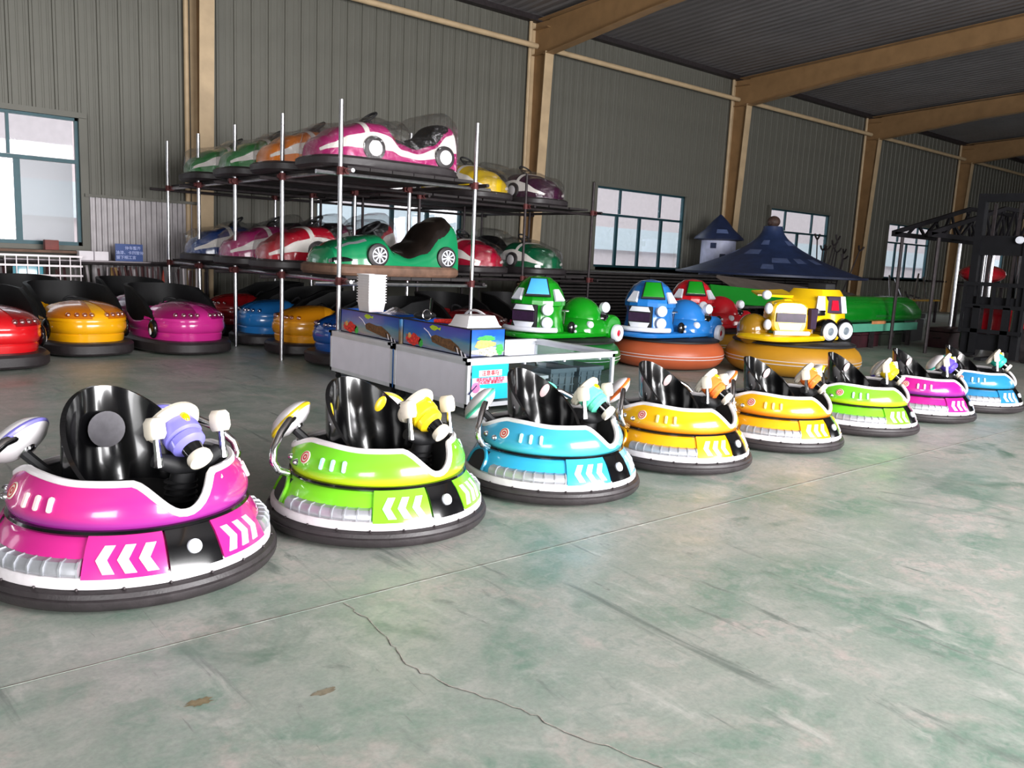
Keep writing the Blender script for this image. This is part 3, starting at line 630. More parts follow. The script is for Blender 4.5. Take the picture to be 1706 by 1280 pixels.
def wrapped(label, loc, rz, colr, stripe, kind=0, wheel='hub', group='film wrapped bumper cars on the racks', wrap=True, base=None):
    T = RT2 if kind else RT
    t = thing('wrapped_car', label, 'bumper car', loc, rz, group)
    ob('rubber_base', 'rbase', rbase, base or K['rubber'], t)
    ob('body', 'rbody%d' % kind, rbody(T), colr, t)
    if stripe:
        for sd in (0, 1): ob('side_stripe', 'rsw%d' % sd, patch(T, -.925, .94, swoosh_lo, swoosh_hi, .006, side=sd), stripe, t)
        ob('hood_line', 'rhl', patch(T, -.42, -.36, lambda y: .62, lambda y: pi - .62, .006, 3, 16), stripe, t)
    else:
        for sd in (0, 1):
            ob('headlamp', 'rhd%d' % sd, patch(T, -.8, -.42, lambda y: .95 + .1 * y, lambda y: 1.13 + .1 * y, .006, side=sd), K['silver'], t)
            ob('grille_slot', 'rgs%d' % sd, patch(T, -.9, -.6, lambda y: .12, lambda y: .34 - .2 * sst(-.8, -.6, y), .006, side=sd), K['black'], t)
    ob('seat', 'rseat%d' % kind, rseat(T, .22 if kind else .1), K['wrapseat'] if kind else K['vinyl'], t)
    w = ob('steering_wheel', 'rstw', torusm(.12, .016, STW), K['blackm'], t, (0, 0, -.07 if kind else 0))
    ob('steering_hub', 'rsth', lambda m: (m.tube([STW @ Vector((0, 0, -.14)), STW @ Vector((0, 0, 0))], .02, 8), m.tube([STW @ Vector((-.11, 0, 0)), STW @ Vector((.11, 0, 0))], .012, 6)), K['blackm'], w)
    for sx in (-1, 1):
        for y in (-.33, .68):
            ww = prof(RWD, y); o = ob('wheel', 'rtyre', rtyre, K['rubber'], t, (sx * (ww - .005), y, .25), (0, R(90 * sx), 0), (1.12, 1.12, 1.0))
            ob('hub', 'rhub' if wheel == 'hub' else 'rspk', rhub if wheel == 'hub' else rspokes, K['white'] if wheel == 'hub' else K['lamp'], o)
    if wrap: ob('wrapping_film', 'rfilm%d' % (hash(label) % 4 if False else kind), film(T, .14 if not kind else .16, 5), K['film'], t)
    return t
GR, OR_, MG, YW_, PL, BL, RD = gloss('car_green', '0f7a2c'), gloss('car_orange', 'e8801c'), gloss('car_magenta', 'b01c6c'), gloss('car_yellow', 'd8b414'), gloss('car_plum', '3c1430'), gloss('car_blue', '123a7c'), gloss('car_red', 'b4122a')
JADE = gloss('car_jade', '128050'); JD2 = gloss('car_bottle_green', '0d5c3a'); CRS = gloss('car_crimson', 'a81232'); WS = mat('stripe_white', 'ece6e0', .3, coat=.4, var=.03)
U, Lw = 2.435, 1.185
wrapped('magenta wrapped bumper car with white swoosh, front of the upper deck', (5.42, 9.28, U), -90, MG, WS)
wrapped('orange wrapped bumper car behind the magenta one, upper deck', (5.4, 10.62, U), -90, OR_, WS)
wrapped('green wrapped bumper car behind the orange one, upper deck', (5.4, 11.98, U), -90, GR, WS)
wrapped('green wrapped bumper car at the wall end of the upper deck', (5.4, 13.5, U), -90, GR, WS)
wrapped('jade green bumper car with spoked wheels, front of the lower deck', (5.5, 9.28, Lw), -90, JADE, None, 1, 'spoke', wrap=False, base=K['wood'])
wrapped('red wrapped bumper car behind the jade one, lower deck', (5.4, 10.66, Lw), -90, RD, WS)
wrapped('purple wrapped bumper car behind the red one, lower deck', (5.4, 12.0, Lw), -90, MG, WS)
wrapped('blue wrapped bumper car at the wall end of the lower deck', (5.4, 13.5, Lw), -90, BL, WS)
wrapped('yellow wrapped bumper car on the darker rack, upper deck', (8.72, 12.1, U), 6, YW_, WS)
wrapped('plum wrapped bumper car on the darker rack, upper deck', (10.2, 12.25, U), 4, PL, WS)
wrapped('crimson wrapped bumper car on the darker rack, lower deck', (8.7, 12.1, Lw), 4, CRS, WS)
wrapped('bottle green wrapped bumper car on the darker rack, lower deck', (10.25, 12.25, Lw), 4, JD2, WS)
wrapped('red wrapped bumper car second row of the darker rack', (7.6, 13.9, Lw), 175, RD, WS)
# ------------------------------------------------------------------ older bumper cars on the floor; local front is -Y
def se(a, p=.62): c, s = cos(a), sin(a); return (abs(c) ** p * (1 if c >= 0 else -1), abs(s) ** p * (1 if s >= 0 else -1))
def oring(m):
    n = 64; pts = [se(2 * pi * i / n, .72) for i in range(n)]
    m.loft([[(x * (.56 + k), y * (.93 + k), z) for x, y in pts] for k, z in ((-.12, .03), (-.02, .03), (0, .055), (0, .15), (-.03, .18), (-.16, .19))])
OB = [(.45, .79, .17), (.46, .80, .21), (.465, .805, .27), (.456, .795, .285), (.475, .815, .30), (.495, .835, .36), (.49, .83, .42), (.47, .81, .46)]
def obody(m):
    n = 64
    def top(i):
        x, y = se(2 * pi * i / n, .74); return .46 - .06 * sst(-.2, .1, y) * (1 - sst(.2, .6, y)) + .17 * sst(.25, .9, y)
    rings = []
    for a, b, z in OB: rings.append([(a * se(2 * pi * i / n, .74)[0], b * se(2 * pi * i / n, .74)[1], z if z < .4 else z + (top(i) - .46) * (z - .36) / .1) for i in range(n)])
    rings.append([(x * .9, y * .93, z - .02) for x, y, z in rings[-1]]); rings.append([(x * .82, y * .85, .25) for x, y, z in rings[-1]])
    m.loft(rings, caps=False); m.add(rings[-1], [tuple(range(n))])
def hood(off, t0=0.0, t1=1.0, u0=0.0, u1=1.0, nu=28, nv=14):
    def f(m):
        def g(u, v):
            a = pi * (u0 + (u1 - u0) * u); b = pi / 2 * (t0 + (t1 - t0) * v) * .999
            x, y = se(-a, .8); k = cos(b) ** .8
            return ((.49 + off) * x * k, -.12 + (.70 + off) * y * k, .445 + (.225 + off) * sin(b) - .03 * (1 + y * k) * sin(b) * 0)
        m.grid(g, nu, nv)
    return f
def ohood(m):
    hood(0)(m)
    m.add([(.49 * cos(pi * i / 20), -.12, .445 + .225 * sin(pi * i / 20)) for i in range(21)], [tuple(range(21))])
def oseat(m):
    def f(u, v):
        a = pi * (u * 1.24 - .12); x, y = se(a, .7); q = abs(u - .5) * 2
        top = .875 - .10 * q ** 3 - .30 * sst(.70, 1, q); z = .34 + (top - .34) * v
        k = v * .06; return ((.47 + k * .6) * x, .02 + (.74 + k) * y, z)
    m.grid(f, 36, 10)
def odash(m):
    m.tube([(-.44, -.10, .47), (-.3, -.13, .61), (0, -.14, .685), (.3, -.13, .61), (.44, -.10, .47)], .03, 8)
def obulb(m): m.ball((0, 0, 0), .034, 10, 8)
def hood_pt(x, z, off=.0):
    b = math.asin(min(1, (z - .445) / .225)); k = cos(b) ** .8; sx = x / (.49 * k); sx = max(-.99, min(.99, sx))
    c = abs(sx) ** (1 / .8); s = math.sqrt(max(0, 1 - c * c)); return (x, -.12 - .70 * (s ** .8) * k - off, z)
BULB = clear('bulb_glass', (.9, .75, .78), .25, .08)
OSTW = trT(0, .06, .60) @ rotT('X', R(50))
def old_car(label, loc, rz, colr, dark, group='older bumper cars parked on the floor', sc=1.0):
    t = thing('bumper_car', label, 'bumper car', loc, rz, group, scale=sc)
    ob('rubber_ring', 'oring', oring, K['rubber'], t); ob('body', 'obody', obody, colr, t)
    h = ob('hood', 'ohood', ohood, colr, t)
    for s, (u0, u1) in enumerate(((.08, .46), (.54, .92))): ob('lamp_cover', 'olc%d' % s, hood(.007, .10, .90, u0, u1, 14, 8), dark, h)
    for sx in (-1, 1):
        for k in range(4):
            p = hood_pt(sx * (.09 + .078 * k), .525); ob('headlamp_bulb', 'obulb', obulb, BULB, t, p)
        ob('side_wheel', 'osw%d' % sx, lambda m, sx=sx: m.ball((sx * .485, -.36, .33), (.05, .10, .13), 16, 10), K['black'], t)
        ob('side_hub', 'osh%d' % sx, lambda m, sx=sx: m.ball((sx * .528, -.37, .30), (.012, .03, .05), 12, 8), K['white'], t)
    ob('seat_back', 'oseat', oseat, K['vinyl'], t, solid=.05); ob('dash_roll', 'odash', odash, K['vinyl'], t)
    ob('seat_cushion', 'ocush', lambda m: m.box((0, .3, .34), (.72, .62, .2)), K['vinyl'], t, bev=.05)
    w = ob('steering_wheel', 'ostw', torusm(.13, .018, OSTW), K['blackm'], t)
    ob('steering_stem', 'osts', lambda m: (m.tube([(0, -.1, .48), (0, .06, .60)], .025, 8), m.tube([OSTW @ Vector((-.12, 0, 0)), OSTW @ Vector((.12, 0, 0))], .014, 6)), K['blackm'], w)
    return t
def pr(n, a, b): return gloss(n, a), gloss(n + '_deep', b)
old_car('red old bumper car cut by the left picture edge, front of its row', (1.36, 11.15, 0), 8, *pr('old_red', 'd0141c', '8c0c14'))
old_car('yellow old bumper car between the red one and the magenta one', (2.5, 12.0, 0), 8, *pr('old_yellow', 'eda80c', 'c06c0c'))
old_car('magenta old bumper car with round pink bulbs, next to the rack', (3.7, 11.8, 0), 10, *pr('old_magenta', 'c42a86', '860c54'))
old_car('peach old bumper car mostly hidden behind the red and yellow ones', (2.3, 13.95, 0), 8, *pr('old_peach', 'd8a070', 'c08858'))
old_car('plum pink old bumper car hidden behind the magenta one', (3.8, 13.85, 0), 8, *pr('old_plum', 'a03c78', '802858'))
old_car('deep blue old bumper car under the rack, behind the counter', (5.62, 9.64, 0), -88, *pr('old_deepblue', '1450a0', '0e3c80'))
old_car('amber old bumper car under the rack between two poles', (5.58, 10.82, 0), -88, *pr('old_amber', 'e0961a', 'c07a10'))
old_car('light blue old bumper car under the rack behind the magenta one', (5.55, 12.08, 0), -88, *pr('old_blue', '2878c0', '1c60a0'))
old_car('red old bumper car under the rack nearest the wall', (5.6, 13.6, 0), -88, *pr('old_red_b', 'b81c24', '98141c'))
old_car('dark red old bumper car behind the fish tanks', (7.6, 10.4, 0), 8, *pr('old_red_c', '7c1418', '641014'))
old_car('crimson old bumper car behind the fish tanks, beside the dark red one', (9.0, 10.5, 0), 8, *pr('old_crimson', '8c1838', '701028'))
# ------------------------------------------------------------------ counters with fish tanks
def castor(m): m.lathe([(.001, .02), (.028, .02), (.032, .012), (.032, -.012), (.028, -.02), (.001, -.02)], 14, trT(0, 0, .034) @ rotT('X', R(90))); m.box((0, 0, .075), (.05, .05, .02)); m.box((0, .025, .055), (.03, .006, .05)); m.box((0, -.025, .055), (.03, .006, .05))
def counter(name, label, y0, y1, x1, glass):
    X = 4.45; L = y1 - y0; Wd = x1 - X; zt = .535; zb = .095
    t = thing(name, label, 'counter', (X, y0, 0), 0, 'low white counters on castors')
    def fr(m):
        b = .035
        for x in (b / 2, Wd - b / 2):
            for y in (b / 2, L - b / 2): m.box((x, y, (zt + zb) / 2), (b, b, zt - zb))
        for z in (zb + .02, zt - .02):
            for y in (b / 2, L - b / 2): m.box((Wd / 2, y, z), (Wd, b, .04))
            for x in (b / 2, Wd - b / 2): m.box((x, L / 2, z), (b, L, .04))
    ob('frame', None, fr, K['alu'], t)
    ob('side_panel', None, lambda m: m.box((.012, L / 2, (zt + zb) / 2), (.02, L - .07, zt - zb - .06)), K['panel'], t)
    ob('rear_panel', None, lambda m: m.box((Wd / 2, L - .012, (zt + zb) / 2), (Wd - .07, .02, zt - zb - .06)), K['panel'], t)
    ob('bottom_shelf', None, lambda m: m.box((Wd / 2, L / 2, zb + .03), (Wd - .04, L - .04, .02)), mat('shelf_blue_grey', '5d6874', .5, var=.1), t)
    def top(m):
        b = .075
        for y in (b / 2 - .02, L - b / 2 + .005): m.box((Wd / 2, y, zt + .012), (Wd + .04, b, .026))
        for x in (b / 2 - .02, Wd - b / 2 + .02): m.box((x, L / 2, zt + .012), (b, L + .02, .026))
    ob('top_edge', None, top, K['alu'], t)
    if glass:
        ob('front_glass', None, lambda m: m.box((Wd / 2, .014, (zt + zb) / 2), (Wd - .07, .006, zt - zb - .07)), K['glass'], t)
        ob('end_glass', None, lambda m: m.box((Wd - .014, L / 2, (zt + zb) / 2), (.006, L - .07, zt - zb - .07)), K['glass'], t)
        ob('divider', None, lambda m: m.box((Wd * .66, L * .68, (zt + zb) / 2 - .03), (.02, L * .6, .26)), mat('green_tint', '2f5a58', .35, var=.15), t)
        for k in (.35, .62, .88): ob('clip', 'ctr_clip', lambda m: m.box((0, 0, 0), (.016, .02, .022)), K['lamp'], t, (Wd * k, -.004, zt - .045))
    else:
        ob('top_board', None, lambda m: m.box((Wd / 2, L / 2, zt - .005), (Wd - .1, L - .1, .02)), K['panel'], t)
    for x in (.07, Wd - .07):
        for y in (.07, L - .07): ob('castor', 'castor', castor, K['blackm'], t, (x, y, 0))
    return t
cA = counter('display_counter', 'white panelled counter on castors under the left fish tank', 7.265, 8.62, 5.16, False)
cB = counter('display_counter', 'white framed glass counter on castors with a cyan poster', 5.95, 7.225, 6.39, True)
tag(ob('hose', None, lambda m: m.tube([(4.46, 7.245, .1), (4.46, 7.245, .5)], .011, 8), mat('blue_hose', '1a5a9c', .4, var=.1)), 'blue strip standing in the gap between the two counters', 'strip')
# poster
po = thing('poster', 'cyan notice poster on the glass counter with red heading', 'poster', (4.71, 5.942, .33))
ob('sheet', None, lambda m: m.box((0, 0, 0), (.43, .004, .33)), mat('cyan_print', '18c8e2', .4, var=.05), po)
PT = rotT('X', R(90))
ob('heading_plate', None, lambda m: m.box((0, -.003, .085), (.27, .003, .06)), K['paper'], po)
text('heading', '注意事项', .052, K['red'], po, trT(0, -.006, .085) @ PT)
PKT = mat('pink_print', 'ef7fb4', .5, var=.1)
ob('text_plate', None, lambda m: m.box((.0, -.003, .015), (.42, .003, .062)), mat('pale_pink_print', 'f3c3e2', .5, var=.05), po)
text('notice_text', '请爱护玩具 注意安全', .036, K['red'], po, trT(0, -.006, .028) @ PT)
text('notice_text', '小心轻放 谢谢合作', .036, K['red'], po, trT(0, -.006, .0) @ PT)
ob('print_figure', None, lambda m: m.ball((-.1, -.004, -.10), (.13, .003, .05), 16, 6), K['paper'], po)
ob('print_figure', None, lambda m: m.ball((-.17, -.006, -.045), (.05, .003, .05), 16, 6), PKT, po)
ob('print_rod', None, lambda m: m.bar((-.25, -.008, -.10), (-.16, -.008, -.02), .004, .012), mat('navy_print', '1c2c60', .5, var=.1), po)
# fish tanks: printed film on glass
def tank_mat():
    m = bpy.data.materials.new('sea_print'); m.use_nodes = True; t = m.node_tree; L = t.links; p = t.nodes['Principled BSDF']
    tc = nd(t, 'ShaderNodeTexCoord'); sx = nd(t, 'ShaderNodeSeparateXYZ'); L.new(tc.outputs['Object'], sx.inputs[0])
    no = nd(t, 'ShaderNodeTexNoise'); no.inputs['Scale'].default_value = 5; no.inputs['Detail'].default_value = 4; mp = nd(t, 'ShaderNodeMapping'); mp.inputs['Scale'].default_value = (1, .5, 2.5); L.new(tc.outputs['Object'], mp.inputs[0]); L.new(mp.outputs[0], no.inputs['Vector'])
    a = nd(t, 'ShaderNodeMath', operation='MULTIPLY_ADD'); a.inputs[1].default_value = .16; L.new(no.outputs['Fac'], a.inputs[0]); L.new(sx.outputs[2], a.inputs[2])
    r = nd(t, 'ShaderNodeValToRGB'); L.new(a.outputs[0], r.inputs[0]); e = r.color_ramp.elements
    mr = nd(t, 'ShaderNodeMapRange'); mr.inputs['From Min'].default_value = .06; mr.inputs['From Max'].default_value = .40; L.new(a.outputs[0], mr.inputs['Value']); L.new(mr.outputs[0], r.inputs[0])
    e[0].position = 0; e[0].color = lin('5a5f9e'); e[1].position = 1; e[1].color = lin('14338c')
    for pos, c in ((.18, '8d97a0'), (.36, '5f93a8'), (.5, '2a6cb8'), (.7, '1f58b4')): x = e.new(pos); x.color = lin(c)
    L.new(r.outputs[0], p.inputs['Base Color']); p.inputs['Roughness'].default_value = .18; p.inputs['Coat Weight'].default_value = .3
    return m
SEA = tank_mat(); CORAL = mat('coral_print', 'd8342c', .4, var=.5, scale=45); ROCK = mat('rock_print', '6a4a2c', .4, var=.7, scale=40); FISH = mat('fish_print', 'b8d424', .4, var=.2, scale=40); WEED = mat('weed_print', '3cb04a', .4, var=.4, scale=40); SAND = mat('sand_print', 'd8a860', .4, var=.35, scale=25)
def flat(pts, y0, th=.0015):   # polygon in the (y,z) plane of the tank side at x<0
    return lambda m: m.prism([(-.002, y, z) for y, z in pts], (-th, 0, 0))
def rag(cy, cz, ry, rz, seed, n=18):
    q = random.Random(seed); return [(cy + ry * cos(2 * pi * i / n) * q.uniform(.65, 1.1), cz + rz * sin(2 * pi * i / n) * q.uniform(.65, 1.1)) for i in range(n)]
def tank(label, y0, y1, x1, end_print):
    t = thing('fish_tank', label, 'fish tank', (4.495, y0, .562), 0, 'printed fish tanks on the counters'); L = y1 - y0; Wd = x1 - 4.46; H = .262
    ob('side_wall', None, lambda m: m.box((.005, L / 2, H / 2), (.01, L, H)), SEA, t)
    ob('rear_wall', None, lambda m: (m.box((Wd / 2, L - .005, H / 2), (Wd, .01, H)), m.box((Wd - .005, L / 2, H / 2), (.01, L, H))), SEA, t)
    ob('front_wall', None, lambda m: m.box((Wd / 2, .005, H / 2), (Wd, .01, H)), SEA, t)
    ob('floor_pane', None, lambda m: m.box((Wd / 2, L / 2, .006), (Wd, L, .01)), K['blackm'], t)
    def edge(m):
        for a, b in (((0, 0), (Wd, 0)), ((0, 0), (0, L)), ((Wd, 0), (Wd, L)), ((0, L), (Wd, L))): m.bar((a[0], a[1], H), (b[0], b[1], H), .016, .012)
    ob('top_trim', None, edge, K['blackm'], t)
    s = L / 1.25
    ob('coral_print', None, flat(rag(L - .20 * s, .07, .17 * s, .062, 4, 26), 0), CORAL, t); ob('coral_print', None, flat(rag(L - .14 * s, .105, .04 * s, .03, 8), 0, .002), SAND, t)
    ob('weed_print', None, flat(rag(L - .36 * s, .05, .05 * s, .05, 9), 0), WEED, t)
    ob('rock_print', None, flat([(L - .55 * s, .13), (L - .64 * s, .155), (L - .8 * s, .135), (L - .9 * s, .14), (L - 1.05 * s, .085), (L - 1.12 * s, .03), (L - .95 * s, .03), (L - .72 * s, .06), (L - .58 * s, .08)], 0), ROCK, t)
    fy = L - .62 * s; ob('fish_print', None, flat([(fy + .09, .222), (fy + .04, .245), (fy - .03, .238), (fy - .07, .222), (fy - .10, .235), (fy - .095, .205), (fy - .05, .212), (fy, .192), (fy + .05, .2)], 0), FISH, t)
    for k in range(6): yy = L - (.98 + .035 * k) * s; zz = .085 - .011 * k; ob('zebra_print', None, flat([(yy, zz), (yy - .018, zz - .006), (yy - .045, zz - .06), (yy - .025, zz - .055)], 0, .0025 + .0002 * k), K['paper'] if k % 2 else K['blackm'], t)
    ob('streak_print', None, lambda m: m.tube([(-.003, L - .42 * s, .20), (-.003, L - .5 * s, .17), (-.003, L - .56 * s, .125)], .004, 6), K['paper'], t)
    if end_print:
        F = lambda pts, th: (lambda m: m.prism([(x, -.002, z) for x, z in pts], (0, -th, 0)))
        ob('sand_print', None, F(rag(.16 * Wd / .4, .12, .15, .05, 12), .0015), SAND, t); ob('weed_print', None, F(rag(.18, .175, .12, .028, 14), .002), WEED, t)
        ob('shell_print', None, F(rag(.2, .05, .19, .045, 15), .002), mat('shell_print', 'b9b7a4', .4, var=.6, scale=50), t); ob('weed_print', None, F(rag(.34, .07, .05, .06, 16), .0025), WEED, t)
    return t
tank('left printed fish tank holding up the stack of white baskets', 7.205, 8.455, 4.865, False)
tank('right printed fish tank topped by a white tray', 5.98, 7.135, 4.865, True)
tag(ob('print_roll', None, lambda m: m.lathe([(.001, 0), (.03, 0), (.03, .25), (.001, .25)], 16), mat('roll_print', '2c6a9c', .35, var=.6, scale=9, col2='6c5a40', z01=(.1, .2)), None, (4.50, 7.17, .563)), 'rolled blue and green print standing between the two tanks', 'roll')
# stack of white baskets on the left tank
def basket(m):
    a, b = .105, .125; h = .10
    rings = []
    for k, z in ((.86, 0), (.98, h), (1.06, h), (1.06, h + .012), (.95, h + .012), (.83, .008)): rings.append([(a * k * x, b * k * y, z) for x, y in ((-1, -1), (1, -1), (1, 1), (-1, 1))])
    m.loft(rings)
for k in range(11): tag(ob('basket', 'basket', basket, K['white'], None, (4.61, 7.98, .826 + .0295 * k), ang=20), ['bottom white plastic basket', 'white plastic basket nested', 'topmost white plastic basket'][0 if k == 0 else 2 if k == 10 else 1] + ' in the tall stack on the left tank', 'basket', 'stacked white baskets')
tag(ob('foil_pack', None, lambda m: m.grid(lambda u, v: (4.52 + .25 * u, 7.4 + .28 * v, .835 + .03 * sin(9 * u + 5 * v) * sin(pi * u) * sin(pi * v) + .045 * sin(pi * u) * sin(pi * v)), 14, 14), clear('pink_foil', (.85, .6, .62), .2, .15, .6), None), 'crumpled clear pink pack on the left tank beside the baskets', 'package')
tr = ob('tray', None, lambda m: m.loft([[(x * k, y * k2, z) for x, y in ((-.2, -.15), (.2, -.15), (.2, .15), (-.2, .15))] for k, k2, z in ((1, 1, 0), (1, 1, .012), (.93, .92, .02), (.76, .72, .105), (.74, .70, .108))]), K['white'], None, (4.665, 6.15, .832), bev=.006)
tag(tr, 'upturned white plastic tray on the right tank', 'tray')
mc = thing('toy_reel', 'black toy fishing reel lying on the right tank', 'toy', (4.60, 6.9, .832))
ob('reel_body', None, lambda m: m.ball((0, 0, .04), (.12, .1, .045), 14, 8), K['blackm'], mc); ob('reel_rim', None, torusm(.05, .008, trT(-.03, -.08, .05) @ rotT('X', R(80))), K['chrome'], mc); ob('reel_rod', None, lambda m: m.tube([(.05, 0, .06), (.0, -.1, .22)], .006, 6), K['chrome'], mc)
tag(ob('red_rod', None, lambda m: m.tube([(4.53, 6.62, .845), (4.66, 6.36, .855)], [.02, .03], 10), CORAL), 'red and white toy lying on the right tank beside the tray', 'toy')
tag(ob('hoop', None, torusm(.3, .012, trT(5.06, 6.55, .67) @ rotT('Y', R(70)), 36), K['white']), 'pale plastic hoop leaning behind the right tank', 'hoop')
# things in the glass counter
def tub(w, d, h): return lambda m: m.loft([[(x * k, y * k, z) for x, y in ((-w / 2, -d / 2), (w / 2, -d / 2), (w / 2, d / 2), (-w / 2, d / 2))] for k, z in ((.84, 0), (.98, h * .85), (1.05, h * .85), (1.05, h), (.94, h), (.82, .01))])
tag(ob('storage_tub', None, tub(.62, .42, .2), K['white'], None, (5.2, 6.25, .136), ang=20), 'white storage tub inside the glass counter', 'tub')
def crate(label, x, y):
    t = thing('crate', label, 'crate', (x, y, .136), 0, 'grey crates in the glass counter')
    ob('shell', 'crate_shell', tub(.34, .45, .26), K['graycrate'], t, ang=20)
    for k in range(4): ob('rib', 'crate_rib', lambda m: m.box((0, 0, .11), (.012, .02, .2)), K['graycrate'], t, (-.135 + .09 * k, -.218, 0))
    for z in (.09, .17): ob('rib', 'crate_ribh', lambda m: m.box((0, -.216, 0), (.32, .016, .012)), K['graycrate'], t, (0, 0, z))
crate('grey plastic crate in the glass counter, nearer the tub', 5.72, 6.25); crate('grey plastic crate at the right end of the glass counter', 6.12, 6.25)
# ------------------------------------------------------------------ robot rides on inflatable rings
def rring(m): m.lathe([(.60 + .25 * cos(a) * (1 if cos(a) > 0 else 1.0), .21 + .205 * sin(a)) for a in [2 * pi * k / 20 for k in range(20)]], 56, closed=True)
def rpipe(m):
    for z in (.175, .215): m.lathe([(.845 + .008 * cos(a), z + .006 * sin(a)) for a in [2 * pi * k / 6 for k in range(6)]], 56, closed=True)
def rmat(m): m.lathe([(.001, .435), (.70, .435), (.765, .415), (.765, .395), (.60, .38), (.001, .38)], 40)
def spl(n, a, b, p=.6): return [(a * se(2 * pi * i / n, p)[0], b * se(2 * pi * i / n, p)[1]) for i in range(n)]
def rpan(m):
    P = spl(40, .90, .41, .6); m.loft([[(x * k - .05, y * k, z) for x, y in P] for k, z in ((.9, .44), (.98, .455), (1, .48), (.97, .51), (.85, .53))])
def rhead(m):
    m.lathe([(.29, .84), (.37, .88), (.37, .94), (.325, 1.06), (.25, 1.17), (.15, 1.24), (.001, 1.265)], 16, trT(-.44, 0, 0) @ rotT('Z', R(-43 + 11.25)))
def rneck(m): P = spl(24, .31, .34, .7); m.loft([[(x * k - .44 - d, y * k, z) for x, y in P] for k, z, d in ((1.05, .5, 0), (.95, .65, 0), (.9, .8, 0), (1.0, .9, 0))])
HC = (-.44, 0)
def hpt(az, z, r): return (HC[0] + r * cos(R(az)), HC[1] + r * sin(R(az)), z)
def trap(w0, w1, h, d, T): return lambda m: m.loft([[(-w0 / 2 * k, -h / 2 * k, z), (w0 / 2 * k, -h / 2 * k, z), (w1 / 2 * k, h / 2 * k, z), (-w1 / 2 * k, h / 2 * k, z)] for k, z in ((1, -.02), (1, d * .6), (.93, d))], T=T)
BT = face(-133, 34, hpt(-133, 1.115, .315)); BT2 = face(-133, 38, hpt(-133, 1.10, .405))
def rcowl(m):
    m.ball((.36, .0, .62), (.30, .36, .36), 24, 14)
    P = spl(24, .40, .42, .7); m.loft([[(x * k + .38, y * k, z) for x, y in P] for k, z in ((1.0, .5), (1.0, .58), (.85, .68), (.5, .74))])
def rfender(m):
    m.lathe([(.001, .03), (.15, .03), (.17, 0), (.17, -.16), (.001, -.16)], 24, face(-84, 0, (.66, -.36, .58)))
def rseatb(m): m.grid(lambda u, v: (-.12 + .36 * u, .36 - .04 * v, .52 + .24 * v - .05 * sin(pi * u)), 8, 3)
def rseatc(m): m.grid(lambda u, v: (-.12 + .40 * u, -.40 + .05 * v, .52 + .10 * v - .07 * sin(pi * u)), 8, 3)
WT = face(-78, 0, (.70, -.43, .50))
